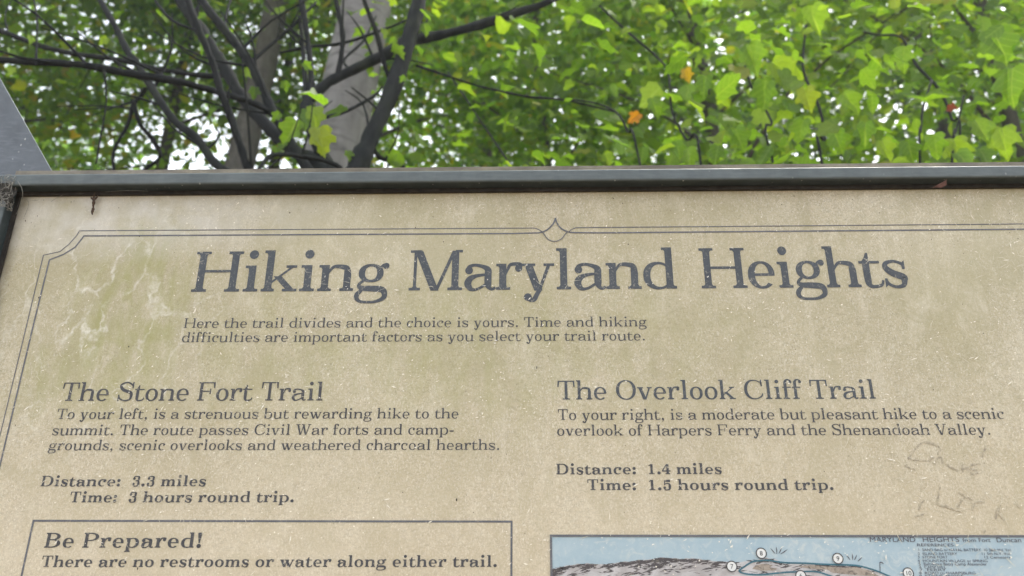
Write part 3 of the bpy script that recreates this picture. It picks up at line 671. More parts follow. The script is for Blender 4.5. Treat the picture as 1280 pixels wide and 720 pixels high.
# scratched pencil graffiti
t = NT('faint_pencil'); n_ = t.noise(t.pos(), 260, 3, .7); t.set(color=t.mix(t.ramp(n_,[(.40,0.0),(.60,1.0)]), (.54,.47,.33), (.35,.30,.215)), rough=.6); M_pencil = t.m
g = Geo()
scr = [[(180,240),(200,214),(222,188),(246,172)],[(246,172),(275,178),(300,187)],[(300,187),(312,205),(300,226)],[(180,240),(215,246),(262,250)],[(262,250),(285,236)],[(174,262),(176,274),(212,284)],
 [(290,266),(294,246),(304,236)],[(304,236),(318,238),(322,262)],[(340,262),(350,276),(376,284),(384,292)],[(398,286),(414,280),(432,278)],[(404,262),(404,296)],[(440,268),(476,262)],[(442,288),(470,284)],[(436,306),(466,300)],[(440,268),(436,306)],[(484,232),(496,190)],
 [(206,478),(244,470)],[(224,452),(232,428),(246,410)],[(312,356),(304,392),(298,424)],[(298,424),(318,434),(336,430)],[(332,434),(360,446),(404,458)],[(386,380),(412,392),(442,410)],[(382,440),(398,412),(416,396)],[(442,452),(448,430),(460,420)],[(460,420),(492,418)],[(536,488),(546,458),(556,430)],[(546,460),(574,492)],[(622,428),(640,440)],[(488,546),(496,532)]]
for i,sg in enumerate(scr):
    pts = [(x/3.273+1080+random.uniform(-.2,.2), y/3.273+500+random.uniform(-.2,.2)) for x,y in sg]; k = len(pts)
    for rep in range(2):
        o_ = random.uniform(-.5,.5)
        strip(g, smooth([(x+o_*rep,y+o_*rep) for x,y in pts],3), [random.uniform(.0007,.0022) for _ in range((k-1)*3+1)], Y0-.0001-i*1.2e-5-rep*5e-6)
g.build('scratched_graffiti', M_pencil, root)

# exposed glass fibres: short pale slivers, and dark specks
M_fib = mat_plain('exposed_fibre', (.86,.81,.69), .5, .10, 200, .5)
g = Geo(); zlo = 1.40
from mathutils import noise as mnoise
for i in range(6200):
    x = random.uniform(XL+.02,XR-.02); z = zlo+(ZT-.012-zlo)*random.random()**1.2
    if mnoise.noise(Vector((x*9,3.1,z*9)))*.75+mnoise.noise(Vector((x*30,7.7,z*30)))*.55 < random.uniform(-.30,.45): continue
    Ln = min(.0085, random.expovariate(1/.0016)+.0009); w = random.choice((.0004,.0005,.0007,.0009,.0013))*(1.3 if Ln<.0025 else 1); an = random.gauss(.45,.55) if random.random()<.75 else random.uniform(0,math.pi)
    dx, dz = math.cos(an)*Ln/2, math.sin(an)*Ln/2; nx, nz = -math.sin(an)*w/2, math.cos(an)*w/2; y = -.0019-(i%30)*5e-6; bx, bz = random.uniform(-.0004,.0004), random.uniform(-.0004,.0004)
    g.poly([(x-dx,y,z-dz),(x+bx-nx,y,z+bz-nz),(x+dx,y,z+dz),(x+bx+nx,y,z+bz+nz)])
g.build('fibre_slivers', M_fib, root, kind='stuff')
# pale scuffs where the fibre mat shows through
M_scuff = mat_plain('pale_scuff', (.66,.615,.475), .5, .08, 120, .4)
g = Geo(); cnt = 0
while cnt < 1500:
    x = random.uniform(XL+.02,XR-.02); z = random.uniform(1.42,ZT-.012)
    if mnoise.noise(Vector((x*6,11.3,z*6)))*.8+(.25 if x>.38 and z>1.75 else 0)+(.15 if x<-.3 else 0) < random.uniform(-.05,.5): continue
    cnt += 1; Ln = random.uniform(.004,.017); w = random.uniform(.00022,.0006); an = random.choice((1.0,-.9,.35,2.4))+random.gauss(0,.4)
    d = Vector((math.cos(an),0,math.sin(an)))*Ln/2; nrm = Vector((-d.z,0,d.x)).normalized(); c = Vector((x,0,z)); bow = nrm*random.gauss(0,Ln*.12); y = -.00175-(cnt%25)*4e-6
    P_ = [c-d, c+bow-nrm*w/2, c+d, c+bow+nrm*w/2]; g.poly([(p.x,y,p.z) for p in P_])
g.build('pale_scuffs', M_scuff, root, kind='stuff')
M_speck = mat_plain('dark_speck', (.055,.042,.030), .8, .3, 90)
g = Geo()
spk = [(571,625,.0016),(173,711,.0016),(49.6,372.8,.0013),(785,306.5,.0013),(363,267,.0012),(162,434,.0012),(671,460,.0018),(992,246,.0013),(240,364,.0012),(50,246,.0012),(56,251,.0010),(90,253.5,.0010),(48,271,.0010),(33,277,.0012)]
for i in range(190): spk.append((random.uniform(10,1275), random.uniform(240,650) if random.random()<.6 else random.uniform(240,320), random.choice((.0004,.0005,.0006,.0008))))
for i,(px,py,r) in enumerate(spk):
    c = at(px,py); k = random.randint(5,8); a0 = random.random()*6; el = random.uniform(.4,1.0); y = -.0021-(i%20)*5e-6
    g.poly([(c.x+r*el*random.uniform(.7,1.2)*math.cos(a0+2*math.pi*j/k)*.75, y, c.z+r*random.uniform(.7,1.2)*math.sin(a0+2*math.pi*j/k)) for j in range(k)])
g.build('dirt_specks', M_speck, root, kind='stuff')

# the sheet-metal plate behind the upper left corner
YP = .16
a = at(-70,-27,YP); b = at(68,213,YP); c_ = at(80,234,YP)
e = b-a; fx = b.x+e.x*(1.1-b.z)/e.z*0
plate = Geo(); plate.prism([(a.x-.5,0.0-.1),(c_.x+.02,-.1),(c_.x+.02,c_.z-.035),(a.x,a.z),(a.x-.5,a.z)],YP,YP+.003)
o = plate.build('metal_plate', M_plate, None, label='blue grey painted sheet metal plate with a slanting edge behind the sign corner', cat='metal plate')


# cobweb clump in the corner
def hairs(g, n, box, r, seed):
    R_ = random.Random(seed)
    for i in range(n):
        p = Vector([R_.uniform(*box[k]) for k in range(3)]); path = []
        d = Vector([R_.uniform(-1,1) for _ in range(3)]).normalized()
        for k in range(5):
            path.append((p.copy(), r*R_.uniform(.5,1.2))); d = (d+Vector([R_.uniform(-.9,.9) for _ in range(3)])).normalized(); p = p+d*.0045
            for q in range(3): p[q] = min(max(p[q],box[q][0]),box[q][1])
        g.tube(path,3,2)
M_web = mat_plain('dusty_web', (.26,.25,.22), .9, .45, 400); M_fluff = mat_plain('dark_fluff', (.045,.042,.036), .95, .5, 300)
cA, cB = at(-8,262,-.016), at(24,222,-.016)
wr_ = empty('cobweb', (cB.x,-.012,cB.z-.02), 'dusty grey cobweb clump with debris in the upper left frame corner', 'cobweb')
g = Geo(); hairs(g, 150, ((cA.x,cB.x-.001),(-.0235,-.012),(cA.z,cB.z)), .00030, 3); g.build('web_threads', M_web, wr_)
bm_v = []; bm_f = []
cc = (cA+cB)/2
for i in range(9):
    for j in range(14):
        th_ = math.pi*(i+.5)/9; ph = 2*math.pi*j/14; r_ = 1+random.uniform(-.28,.28)
        bm_v.append((cc.x-.003+.014*r_*math.sin(th_)*math.cos(ph), -.0165+.0055*r_*math.sin(th_)*math.sin(ph), cc.z+.0165*r_*math.cos(th_)))
for i in range(8):
    for j in range(14): bm_f.append([i*14+j,i*14+(j+1)%14,(i+1)*14+(j+1)%14,(i+1)*14+j])
bm_f.append(list(range(14))); bm_f.append(list(range(8*14+13,8*14-1,-1)))
mesh('debris_ball', bm_v, bm_f, M_fluff, wr_)
def P3(px,py,y): return at(px,py,y)
g = Geo(); g.tube([(P3(22,226,-.022),.0003),(P3(28,238,-.022),.0003),(P3(27,252,-.014),.0003),(P3(20,268,-.004),.00028)],4); g.build('loose_strand', M_web, wr_)
g = Geo(); g.tube([(P3(33,249,-.004),.00025),(P3(36,254,-.003),.0003),(P3(34,262,-.003),.0003),(P3(29,274,-.0025),.00025)],4); g.build('loose_strand', M_web, wr_)
g = Geo(); g.tube([(P3(64,252,-.003),.0003),(P3(70,248,-.003),.0003),(P3(78,244,-.004),.00025)],4); g.build('loose_strand', M_web, wr_)
g = Geo(); g.tube([(P3(40,251,-.003),.0002),(P3(48,250,-.003),.0002)],4); g.build('loose_strand', M_web, wr_)
g = Geo(); g.tube([(P3(132,240,-.012),.00012),(P3(160,238,-.016),.00015),(P3(185,239,-.016),.00012)],4); g.build('loose_strand', M_web, wr_)
# a withered scrap hanging under the rail
M_scrap = mat_plain('withered_scrap', (.075,.050,.036), .9, .4, 300)
sc_ = empty('withered_twig', at(116,246,-.004), 'tiny withered brown twig scrap hanging below the top rail near the left corner', 'twig')
g = Geo(); g.tube([(P3(119,240,-.008),.0003),(P3(117,247,-.006),.0012),(P3(117.5,252,-.006),.0017),(P3(116.4,257,-.005),.0010),(P3(116.6,261,-.005),.0014),(P3(115.2,265,-.005),.0016),(P3(115.6,268.5,-.005),.0003)],7,3,.25); g.build('stem', M_scrap, sc_)
g = Geo(); g.tube([(P3(117.5,251,-.006),.0006),(P3(119.6,248,-.006),.0012),(P3(121.5,246,-.006),.0010),(P3(122,244,-.006),.0003)],6,3,.25); g.tube([(P3(116.8,250,-.006),.0006),(P3(114.6,248,-.006),.0011),(P3(113.6,246,-.006),.0003)],6,3,.25); g.build('bud', M_scrap, sc_)
# a fallen brown leaf scrap lodged under the rail at the right
ls = empty('leaf_scrap', at(1172,233,-.012), 'small dry reddish brown leaf scrap stuck under the top rail at right', 'leaf')
M_dry = mat_plain('dry_leaf', (.13,.065,.05), .8, .3, 200)
g = Geo(); q = [P3(1168,234,-.021),P3(1172,230.5,-.0215),P3(1183,225,-.0225),P3(1183.4,231,-.021),P3(1177,234.4,-.0205)]; g.poly([tuple(v) for v in q]); g.poly([tuple(v+Vector((0,.0008,0))) for v in q[::-1]]); g.build('blade', M_dry, ls)
g = Geo(); g.tube([(P3(1166,234.6,-.021),.0004),(P3(1174,231,-.0222),.0004),(P3(1184,224.4,-.0228),.0003)],4); g.build('stalk', M_dry, ls)
# ---------------------------------------------------------------- leaves
def leaf_template(kind):
    if kind == 'maple':   half = [(0,0),(.12,-.07),(.30,-.05),(.42,.10),(.36,.22),(.52,.40),(.50,.56),(.34,.56),(.24,.62),(.22,.80),(.10,.90),(0,1.04)]
    elif kind == 'lobed': half = [(0,0),(.22,-.02),(.40,.16),(.40,.40),(.46,.62),(.28,.66),(.16,.86),(0,1.0)]
    elif kind == 'oval':  half = [(0,0),(.20,.16),(.27,.42),(.18,.74),(0,1.0)]
    else:                 half = [(0,0),(.32,.30),(.26,.68),(0,1.0)]
    mid = [p for p in half if p[0]==0]; m = len(half)
    mids = [(0,0),(0,.35),(0,.7),half[-1]] if m>6 else [(0,0),half[-1]]
    V = list(mids); a = len(V); V += half[1:-1]; b = len(V); V += [(-x,y) for x,y in half[1:-1]]; nh = m-2
    R = [0]+list(range(a,a+nh))+[len(mids)-1]+list(range(len(mids)-2,0,-1)); L = [len(mids)-1]+list(range(b+nh-1,b-1,-1))+[0]+list(range(1,len(mids)-1))
    P = np.array([(x, y-.1, .22*abs(x)-.30*(y-.4)**2*.6) for x,y in V]); return P, [R, L]
TPL = {k: leaf_template(k) for k in ('maple','lobed','oval','kite')}
def leaf_mesh(name, pos, size, mat, parent, kind='oval', face=(0,-.45,.75), spread=.6, rng=RNG):
    """many small leaf blades, each with its own tilt, curl and outline, as one mesh"""
    kinds = kind.split('+'); VV, LL, NN, UU, base = [], [], [], [], 0
    part = rng.integers(0,len(kinds),len(pos))
    for q,kd in enumerate(kinds):
        T_, F_ = TPL[kd]; P = pos[part==q]; n = len(P)
        if not n: continue
        N = np.array(face)[None,:]+rng.normal(0,spread,(n,3)); N /= np.linalg.norm(N,axis=1)[:,None]
        tip = rng.normal(0,1,(n,3)); tip[:,2] -= .9
        tip -= N*(tip*N).sum(1)[:,None]; tip /= np.linalg.norm(tip,axis=1)[:,None]+1e-9
        X = np.cross(tip,N); S_ = (size*np.clip(rng.normal(.92,.22,n),.4,1.5))[:,None,None]
        bend = rng.uniform(-.4,2.6,(n,1,1)); wid = rng.uniform(.78,1.15,(n,1,1)); skew = rng.normal(0,.12,(n,1,1))
        V = P[:,None,:]+S_*((T_[None,:,0:1]*wid+T_[None,:,1:2]*skew)*X[:,None,:]+T_[None,:,1:2]*tip[:,None,:]+T_[None,:,2:3]*bend*N[:,None,:])
        V = V+S_*rng.normal(0,.028,V.shape); k = len(T_); lo = np.concatenate([np.array(f) for f in F_]); ln = np.array([len(f) for f in F_])
        VV.append(V.reshape(-1,3)); UU.append(np.tile(T_,(n,1))); LL.append((base+np.arange(n)[:,None]*k+lo[None,:]).ravel()); NN.append(np.tile(ln,n)); base += n*k
    o = mesh(name, np.concatenate(VV), (np.concatenate(LL),np.concatenate(NN)), mat, parent)
    o.data.attributes.new('blade','FLOAT_VECTOR','POINT').data.foreach_set('vector', np.concatenate(UU).astype(np.float32).ravel())
    return o
G = lambda *c: tuple(c)
M_lf_near = mat_leaf('maple_leaf_bright', [(0,G(.060,.125,.016)),(.35,G(.105,.205,.022)),(.7,G(.145,.250,.028)),(.95,G(.19,.28,.03)),(1,G(.26,.27,.03))], .62, 2.05, veins=True)
M_lf_mid = mat_leaf('leaf_mid_green', [(0,G(.045,.105,.016)),(.4,G(.080,.175,.020)),(.8,G(.125,.225,.024)),(1,G(.18,.23,.025))], .62, 2.6)
M_lf_dark = mat_leaf('leaf_dark_green', [(0,G(.024,.060,.016)),(.5,G(.045,.105,.018)),(1,G(.080,.145,.022))], .54, 2.2)
M_lf_olive = mat_leaf('leaf_olive', [(0,G(.060,.120,.012)),(.5,G(.100,.185,.014)),(.85,G(.145,.205,.016)),(.96,G(.21,.18,.016)),(1,G(.25,.15,.016))], .66, 2.9)
M_lf_yellow = mat_leaf('leaf_yellow', [(0,G(.42,.27,.03)),(1,G(.50,.33,.04))], .55, 1.5)
M_lf_orange = mat_leaf('leaf_orange', [(0,G(.50,.20,.025)),(1,G(.55,.25,.03))], .55, 1.4)
M_lf_red = mat_leaf('leaf_red', [(0,G(.20,.04,.02)),(1,G(.28,.06,.03))], .5, 1.3)
M_bk_dark = mat_bark('bark_dark', (.007,.009,.009), (.026,.028,.028), 0, 30, .15)
M_bk_pale = mat_bark('bark_pale_grey', (.125,.119,.113), (.25,.241,.23), .6, 7)
M_bk_grey = mat_bark('bark_grey', (.065,.060,.055), (.17,.158,.147), .35, 12)
M_bk_brown = mat_bark('bark_brown', (.040,.034,.028), (.11,.10,.085), 0, 12, .4)

def pw(px, w, y, Yp): return (at(px,y,Yp), .5*w/F_PX*(at(px,y,Yp)-CAM).length)
def branch(g, pts, y0, y1, sides=8):
    """pts: (px, py, width_px) seen from the path; depth runs from y0 at its root to y1 at its tip"""
    n = len(pts); path = []
    for i,(px,py,w) in enumerate(pts):
        Y = y0+(y1-y0)*i/(n-1); path.append(pw(px,w,py,Y))
    g.tube(path, sides, 5, .11); return path

# ---- the dark many-branched understory tree straight behind the sign
FK = at(415,262,1.5)
u = empty('understory_tree', (FK.x,1.5,0), 'dark thin-branched understory tree right behind the sign in front of the pale trunk', 'tree')
g = Geo(); g.tube([(Vector((FK.x+.05,1.5,-.1)),.075),(Vector((FK.x+.03,1.52,.9)),.062),(Vector((FK.x-.01,1.5,1.8)),.055),(FK,.050),(at(404,225,1.5),.03)],12,4,.05); g.build('trunk', M_bk_dark, u, smooth=True)
BR = [ ([(418,262,30),(445,212,25),(462,175,23),(485,125,21),(505,70,19),(516,30,17),(526,-10,16),(533,-90,12)],1.5,1.75),
 ([(415,262,24),(412,215,18),(392,168,15),(383,132,14),(410,103,13),(440,88,12),(480,68,12),(503,54,13),(540,46,12),(590,34,11),(640,18,10),(690,0,8),(760,-40,6)],1.5,1.95),
 ([(412,262,26),(405,212,19),(370,190,17),(348,172,16),(325,148,15),(300,118,15),(284,90,15),(265,60,14),(243,25,14),(225,-3,13),(195,-70,10)],1.5,1.9),
 ([(413,262,16),(330,235,12),(311,212,10),(298,175,9),(286,140,9),(275,112,9),(267,82,8),(250,40,8),(235,0,7),(222,-50,5)],1.5,1.3),
 ([(410,250,16),(372,192,12),(344,145,11),(325,105,11),(311,77,11),(285,42,10),(258,9,9),(238,-25,8)],1.5,1.6),
 ([(372,192,9),(345,148,7),(320,130,7),(282,118,8),(240,106,7),(212,100,9),(150,90,9),(110,82,8),(75,79,8),(0,75,7),(-70,70,5)],1.58,1.2),
 ([(284,90,8),(262,95,7),(200,87,6),(150,75,6),(80,65,6),(20,46,5),(-40,20,4)],1.85,2.1),
 ([(345,240,14),(278,212,10),(245,172,10),(217,150,9),(185,102,8),(172,80,8),(160,65,8),(145,35,7),(125,0,6),(100,-40,5)],1.5,1.75),
 ([(185,102,5),(178,118,5),(167,130,5),(160,155,4),(142,190,4),(144,225,3)],1.68,1.75),
 ([(166,125,5),(175,155,5),(192,175,5),(200,196,4),(176,215,4)],1.7,1.8),
 ([(390,118,9),(389,101,8),(386,60,7),(377,0,7),(372,-50,5)],1.62,1.7),
 ([(383,132,8),(380,80,6),(378,50,5),(374,20,4)],1.62,1.75),
 ([(422,95,7),(427,66,6),(428,40,6),(420,0,5),(415,-30,4)],1.66,1.6),
 ([(487,100,5),(479,75,6),(470,39,6),(455,0,5),(445,-40,4)],1.65,1.5),
 ([(398,148,4),(425,142,4),(449,131,4),(470,118,3),(478,108,2)],1.57,1.7),
 ([(311,80,5),(340,55,4),(368,30,4),(395,3,3)],1.6,1.75),
 ([(350,66,3),(392,58,4),(428,54,4),(490,33,3),(520,18,2)],1.7,1.85),
 ([(432,225,7),(420,206,6),(374,195,6),(341,194,6),(326,208,5),(310,228,4)],1.52,1.3),
 ([(462,178,8),(474,196,6),(490,202,6),(510,212,5),(545,225,4)],1.57,1.8),
 ([(520,82,4),(560,95,3),(600,108,3),(660,121,3),(705,125,3),(770,140,2)],1.6,1.9),
 ([(300,65,3),(282,30,3),(290,-5,3)],1.6,1.8), ([(440,88,3),(430,75,3),(455,50,3),(470,20,2)],1.7,1.9),
 ([(130,88,3),(133,125,2),(126,170,2),(120,205,2)],1.3,1.35), ([(45,80,3),(46,50,2),(46,20,2),(40,-10,2)],1.25,1.3), ([(252,40,3),(215,25,3),(190,-5,2)],1.4,1.5)]
for pts,a_,b_ in BR:
    g = Geo(); path = branch(g,pts,a_,b_)
    for k in range(max(1,len(pts)//2) if pts[0][2] > 4.5 else 0):     # side twigs
        i = random.randrange(1,len(path)-1); p0 = path[i][0].lerp(path[i+1][0],random.random()); d0 = (path[i+1][0]-path[i][0]).normalized()
        d = (d0*.7+Vector((random.uniform(-1,1),random.uniform(-.6,.6),random.uniform(-.3,1)))).normalized(); L_ = random.uniform(.15,.42); r_ = min(path[i][1]*.45,.0055)
        q1 = p0+d*L_*.5+Vector([random.uniform(-.03,.03) for _ in range(3)]); q2 = q1+(d+Vector([random.uniform(-.5,.5) for _ in range(3)])).normalized()*L_*.5
        g.tube([(p0,r_),(q1,r_*.7),(q2,r_*.35)],6,3)
    g.build('branch', M_bk_dark, u, smooth=True)
# its few leaves: the bright pair in front of the pale trunk and sparse ones along the twigs
def hand_leaves(name, lst, mat, parent, kind='maple'):
    T_, F_ = TPL[kind]; V = []; Fc = []; U_ = []
    for (px,py,s,ang,Y,tilt) in lst:
        c = at(px,py,Y); view = (CAM-c).normalized(); L_ = (c-CAM).length
        N = (view+Vector((math.sin(ang*3)*tilt, 0, tilt))).normalized(); upv = Vector((math.sin(ang),0,-math.cos(ang))); upv = (upv-N*upv.dot(N)).normalized(); X = upv.cross(N); S_ = s/F_PX*L_
        b = len(V); V += [c+(X*p[0]*.9+upv*(p[1]-.4)+N*p[2]*1.5+Vector([random.gauss(0,.022) for _ in range(3)]))*S_*.84 for p in T_]; Fc += [[b+i for i in f] for f in F_]; U_ += [x for p in T_ for x in p]
    o = mesh(name, V, Fc, mat, parent); o.data.attributes.new('blade','FLOAT_VECTOR','POINT').data.foreach_set('vector', U_)
    return o
hand_leaves('leaves', [(362,166,38,-.5,1.42,.25),(394,148,34,.25,1.45,.3),(402,178,42,.35,1.4,.2),(384,150,30,-.1,1.5,.5),(436,195,16,.3,1.5,.4),(532,38,18,.4,1.7,.3),(352,185,20,-.8,1.45,.8)]+[(random.uniform(300,520),random.uniform(5,205),random.uniform(11,19),random.uniform(-1,1),random.uniform(1.4,1.9),random.uniform(.1,.7)) for _ in range(20)]+[(random.uniform(5,300),random.uniform(0,200),random.uniform(9,15),random.uniform(-1,1),random.uniform(1.6,2.1),random.uniform(.2,.8)) for _ in range(14)], M_lf_near, u)
pp = []
for pts,a_,b_ in BR:
    for k in range(5):
        i = random.randrange(len(pts)); q = at(pts[i][0],pts[i][1],a_+(b_-a_)*i/(len(pts)-1)); 
        if pts[i][1] < 190 and pts[i][0]>500 and pts[i][1]<120: pp.append(q+Vector([random.gauss(0,.05) for _ in range(3)]))
for k in range(500):     # the part of its crown above the picture
    pp.append(Vector((random.gauss(FK.x-.1,.8), random.gauss(2.0,.45), random.gauss(4.9,.45))))
leaf_mesh('crown', np.array(pp), .07, M_lf_near, u, 'maple+lobed')

# ---- two young maples behind the right half of the sign
def young_maple(x, y, label, stems, leaf_fn, n, size, seed):
    t_ = empty('young_maple', (x,y,0), label, 'tree', 'young maples behind the sign')
    rng = np.random.default_rng(seed); fk = Vector((x,y,1.7)); g = Geo()
    g.tube([(Vector((x+.06,y,-.1)),.034),(Vector((x+.02,y,.9)),.028),(fk,.024),(fk+Vector((0,0,.12)),.016)],9); g.build('trunk', M_bk_dark, t_, smooth=True)
    for pts,Ya,Yb in stems:
        g = Geo(); path = [(fk,.009)]; m_ = len(pts)
        for i,(px,py,w) in enumerate(pts): path.append(pw(px,w*.72,py,Ya+(Yb-Ya)*i/(m_-1)))
        g.tube(path,7,4,.05); g.build('branch', M_bk_dark, t_, smooth=True)
    leaf_mesh('crown', leaf_fn(rng,n), size, M_lf_near, t_, 'maple+lobed+maple+oval', (0,-.62,.62), .45, rng)
    return t_
def clumpy(rng, n, box, cells=26, r=(.34,.30,.22)):
    """leaves gathered in loose sprays inside a box"""
    c = np.stack([rng.uniform(*box[k],cells) for k in range(3)],1); i = rng.integers(0,cells,n)
    return c[i]+rng.normal(0,1,(n,3))*np.array(r)
yl = lambda rng,n: clumpy(rng,n,((.05,1.25),(1.55,2.9),(2.75,4.9)),40)
yr = lambda rng,n: clumpy(rng,n,((.95,2.75),(1.25,2.8),(2.7,4.9)),62)
ml = young_maple(.50,1.6,'slender young maple with yellowing leaves behind the middle of the sign',
 [([(800,205,4),(785,165,4),(770,140,4),(740,128,3),(705,124,3)],1.65,1.9),([(876,205,5),(858,175,4),(840,140,4),(836,95,4),(825,75,4),(780,36,4),(742,0,3)],1.7,2.2),([(690,300,5),(650,225,4),(600,150,3),(560,90,3)],1.7,2.2)], yl, 700, .078, 5)
mr = young_maple(1.05,1.5,'dense young maple with broad bright leaves behind the right half of the sign',
 [([(1028,205,5),(1031,175,5),(1024,134,5),(1005,91,5),(1005,56,4),(1010,10,3)],1.6,2.0),([(967,205,5),(965,153,4),(942,115,4),(930,80,3)],1.55,1.8),([(1150,205,4),(1151,165,4),(1154,134,4),(1165,100,3)],1.5,1.7),
  ([(1200,190,4),(1190,150,4),(1174,112,5),(1145,81,5),(1127,47,4),(1099,44,4),(1080,40,3)],1.6,2.0),([(1190,205,4),(1195,165,3),(1205,120,3)],1.5,1.6)], yr, 1450, .076, 6)
hand_leaves('yellow_leaf', [(859,95,21,.2,1.9,.2)], M_lf_yellow, ml)['label'] = 'yellow leaf'
hand_leaves('orange_leaf', [(792,148,21,-.9,1.75,.15)], M_lf_orange, ml)['label'] = 'orange leaf'
hand_leaves('red_leaf', [(1191,135,14,1.2,1.6,.6)], M_lf_red, mr)['label'] = 'dark red leaf'
hand_leaves('leaves', [(942,75,44,.2,1.7,.3),(985,90,50,.9,1.75,.35),(1010,125,36,.1,1.6,.2),(955,120,42,-.3,1.6,.2),(1000,165,36,-.5,1.6,.3),(1048,178,34,.2,1.55,.2),(1082,168,32,-.2,1.5,.25),(1108,188,30,.3,1.5,.2),(1138,190,32,.1,1.5,.2),(1170,184,34,-.1,1.5,.1),(1198,192,40,.1,1.5,.1),(1065,130,36,.6,1.6,.3),(1250,60,50,.2,1.5,.3),(1265,110,48,-.3,1.5,.3),(1228,165,36,.4,1.5,.4),(1256,180,42,-.1,1.5,.2),(925,175,36,.4,1.6,.3),(895,195,30,-.3,1.65,.3),(848,188,26,.2,1.7,.3),(802,196,26,-.2,1.7,.2),(760,200,20,.3,1.75,.3),(820,135,30,.3,1.8,.3),(880,110,34,-.3,1.8,.3),(1020,25,40,.2,1.8,.3),(1130,75,36,-.4,1.7,.4)], M_lf_near, mr)

# ---- forest trees
def forest_tree(name, label, x, y, h, trunk_r, crown_z, crown_r, n, size, leaf, bark, seed, kind='oval', group=None, lean=0.0, flat=.5, nl=16, wob=.1):
    rng = np.random.default_rng(seed); R_ = random.Random(seed); z0 = gz(x,y)
    t_ = empty(name, (x,y,z0), label, 'tree', group); g = Geo(); top = Vector((x+lean*h, y, z0+h))
    tr = [(Vector((x,y,z0-.3)),trunk_r*1.35),(Vector((x+lean*h*.08+R_.uniform(-.03,.03),y,z0+h*.08)),trunk_r*1.05)]
    for k in (.25,.45,.65,.85): tr.append((Vector((x+lean*h*k+R_.uniform(-wob,wob),y+R_.uniform(-wob,wob),z0+h*k)),trunk_r*(1.05-.8*k)))
    tr.append((top,trunk_r*.12)); g.tube(tr,16,5,.03); tips = []
    for i in range(nl):
        zb = z0+crown_z+(h-crown_z)*(i/nl)*.9; an = i*2.4+R_.uniform(-.5,.5); rr = crown_r*(1-.55*(i/nl))*R_.uniform(.7,1.1)
        k = (zb-z0)/h; p0 = Vector((x+lean*(zb-z0), y, zb)); d = Vector((math.cos(an),math.sin(an),0)); r0 = max(.012,trunk_r*(1-k)*.45)
        p1 = p0+d*rr*.45+Vector((0,0,rr*.28)); p2 = p0+d*rr+Vector((R_.uniform(-.2,.2),R_.uniform(-.2,.2),rr*.34))
        g.tube([(p0,r0),(p1,r0*.6),(p2,r0*.2)],6,3,.05); tips += [(p1,.8),(p2,1),((p1+p2)/2,1)]
        for j in range(4):
            s_ = p0.lerp(p2,R_.uniform(.35,.95))+Vector((0,0,.1*rr)); e_ = s_+Vector((R_.uniform(-1,1),R_.uniform(-1,1),R_.uniform(-.25,.6)))*rr*.45
            g.tube([(s_-Vector((0,0,.06*rr)),r0*.3),(s_.lerp(e_,.5),r0*.22),(e_,r0*.08)],5,2); tips += [(e_,1),(s_.lerp(e_,.6),.8)]
    g.build('trunk', bark, t_, smooth=True)
    C = np.array([tuple(t[0]) for t in tips]); w = np.array([t[1] for t in tips]); i = rng.choice(len(C), n, p=w/w.sum())
    sp = crown_r*.20
    P = C[i]+rng.normal(0,1,(n,3))*np.array([sp,sp,sp*flat])
    leaf_mesh('crown', P, size, leaf, t_, kind, (0,-.5,.7), .55, rng)
    return t_
# pale trunk and grey trunk left of the middle
pa = at(432,120,4.3); forest_tree('beech_tree','tall tree with a thick smooth pale grey trunk behind the dark branches', pa.x-.11*(pa.z-.61),4.3,15,.255,6.8,3.2,5200,.12,M_lf_mid,M_bk_pale,21,'oval',None,.11,wob=.02)
pb = at(306,170,7.6); forest_tree('grey_tree','tree with a rough grey trunk left of the pale trunk, beside the bright sky gap', pb.x,7.6,16,.21,7.4,3.4,5600,.12,M_lf_olive,M_bk_grey,22,'oval',None,.01)
# crowns in the middle distance
MID = [ ('hickory_tree','leafy tree with dark green leaves behind the middle of the sign', 1.6,5.6,9.0,.09,3.2,2.2,5600,.125,M_lf_near,M_bk_brown,31,'lobed+oval+maple'),
 ('maple_tree','leafy bright green maple behind the right half of the sign', 3.9,5.2,9.5,.10,3.0,2.3,5200,.130,M_lf_near,M_bk_brown,32,'lobed+oval'),
 ('maple_tree','leafy maple at the right edge behind the sign', 6.6,6.4,10.5,.11,3.4,2.6,5200,.135,M_lf_mid,M_bk_brown,33,'lobed+oval'),
 ('young_oak','small dark leaved oak between the pale trunk and the maples', .1,7.6,10.5,.09,3.6,2.2,6500,.130,M_lf_mid,M_bk_brown,34,'lobed+oval'),
 ('olive_tree_crown','olive green tree with yellowing leaves at the left edge', -6.9,7.0,11.5,.12,3.9,3.0,16500,.13,M_lf_olive,M_bk_brown,35,'oval+lobed'),
 ('locust_tree','fine leaved olive green tree behind the dark branches at left', -2.3,8.6,13.5,.12,5.6,2.6,16500,.13,M_lf_olive,M_bk_brown,36,'oval'),
 ('ash_tree','taller mid green tree at the left, farther back than the yellowing one', -9.3,10.5,14.5,.14,5.4,3.5,16000,.15,M_lf_mid,M_bk_brown,37,'oval'),
 ('elm_tree','green tree whose crown fills the view above the bright sky gap', -5.3,9.6,14.0,.12,6.3,2.7,20000,.135,M_lf_mid,M_bk_brown,39,'oval'),
 ('linden_tree','mid green tree with small gaps of sky, between the yellowing tree and the grey trunk', -4.4,11.8,15.5,.14,7.4,3.2,15000,.15,M_lf_mid,M_bk_brown,38,'oval')]
for a_ in MID: 
    nm = a_[0].replace('olive_tree_crown','yellowing_tree'); forest_tree(nm,*a_[1:])
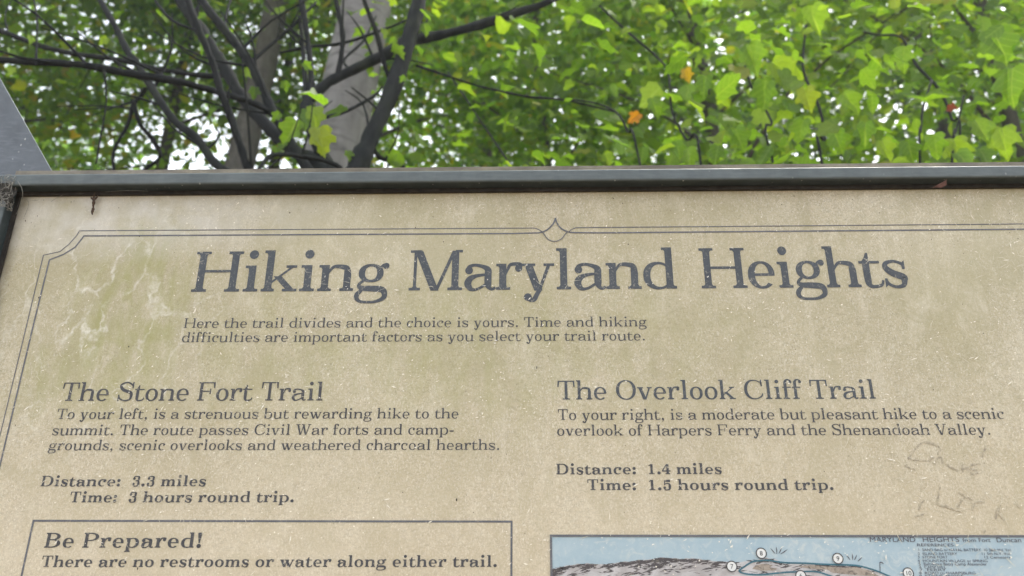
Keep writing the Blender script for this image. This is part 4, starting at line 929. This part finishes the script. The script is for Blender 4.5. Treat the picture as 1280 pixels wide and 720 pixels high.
FAR = [(-14,14,8,41,M_lf_olive),(-10.5,15.5,6.0,42,M_lf_dark),(-3.3,14.5,6.4,43,M_lf_olive),(-.8,13,15.5,44,M_lf_mid),(3.2,12,14.5,45,M_lf_dark),(7.2,12,15,46,M_lf_dark),(11.5,13,15,47,M_lf_mid),
       (-17,24,11,48,M_lf_dark),(-12.5,25,6.0,49,M_lf_olive),(-2.0,23,20,50,M_lf_dark),(4,22,20,51,M_lf_mid),(10,22,20,52,M_lf_dark),(17,23,20,53,M_lf_dark)]
for x,y,h,sd_,lf in FAR:
    forest_tree('forest_tree','tall forest tree with dense green crown far behind the sign',x,y,h,.18,h*.28,3.0+.06*y,8000,.18 if y<20 else .27,lf,M_bk_brown,sd_,'kite','forest trees far behind the sign')
print('OBJECTS', len(bpy.data.objects), 'leaf faces', sum(len(o.data.polygons) for o in bpy.data.objects if o.type=='MESH'))

# ---- woodland floor and the woods beyond, as seen past the sign's edges
def floor_pts(n, x0,x1,y0,y1, zz, rng):
    x = rng.uniform(x0,x1,n); y = rng.uniform(y0,y1,n); return np.stack([x,y,np.array([gz(a,b) for a,b in zip(x,y)])+zz(rng,n)],1)
rg = np.random.default_rng(77)
M_litter = mat_leaf('dead_leaf', [(0,G(.10,.055,.025)),(.5,G(.17,.10,.045)),(1,G(.26,.17,.08))], .15, 1.2)
lt = leaf_mesh('leaf_litter', floor_pts(16000,-14,14,.4,16,lambda r,n: r.uniform(.02,.10,n),rg), .11, M_litter, None, 'lobed+oval', (0,0,1), .35, rg); lt['kind'] = 'stuff'
c_ = floor_pts(330,-16,16,2.6,24,lambda r,n: r.uniform(.2,.7,n),rg); i_ = rg.integers(0,330,15000)
ug = leaf_mesh('undergrowth', c_[i_]+rg.normal(0,1,(15000,3))*np.array([.38,.38,.22]), .11, M_lf_mid, None, 'oval+lobed', (0,-.3,.85), .5, rg); ug['kind'] = 'stuff'
pp = np.concatenate([floor_pts(9000,-65,65,36,60,lambda r,n: 9.5*r.beta(1.3,1.3,n)+.3,rg), np.stack([rg.choice([-1,1],5000)*rg.uniform(26,55,5000), rg.uniform(-20,36,5000), rg.uniform(.5,14,5000)],1)])
fw = leaf_mesh('far_woods', pp, .75, M_lf_dark, None, 'kite', (0,-.4,.8), .6, rg); fw['kind'] = 'stuff'

# ---- thin haze volume added to stand in for lens veiling glare
hz = NT('veiling_glare'); hz.n.remove(hz.b); pv_ = hz.add('ShaderNodeVolumePrincipled'); pv_.inputs['Color'].default_value = (.93,.96,1,1); pv_.inputs['Density'].default_value = .0030; pv_.inputs['Anisotropy'].default_value = .35
hz.l(pv_.outputs[0], hz.out.inputs['Volume'])
g = Geo(); g.box(-73,-73,-1.2,73,73,31); g.build('glare_haze', hz.m, None, kind='stuff')
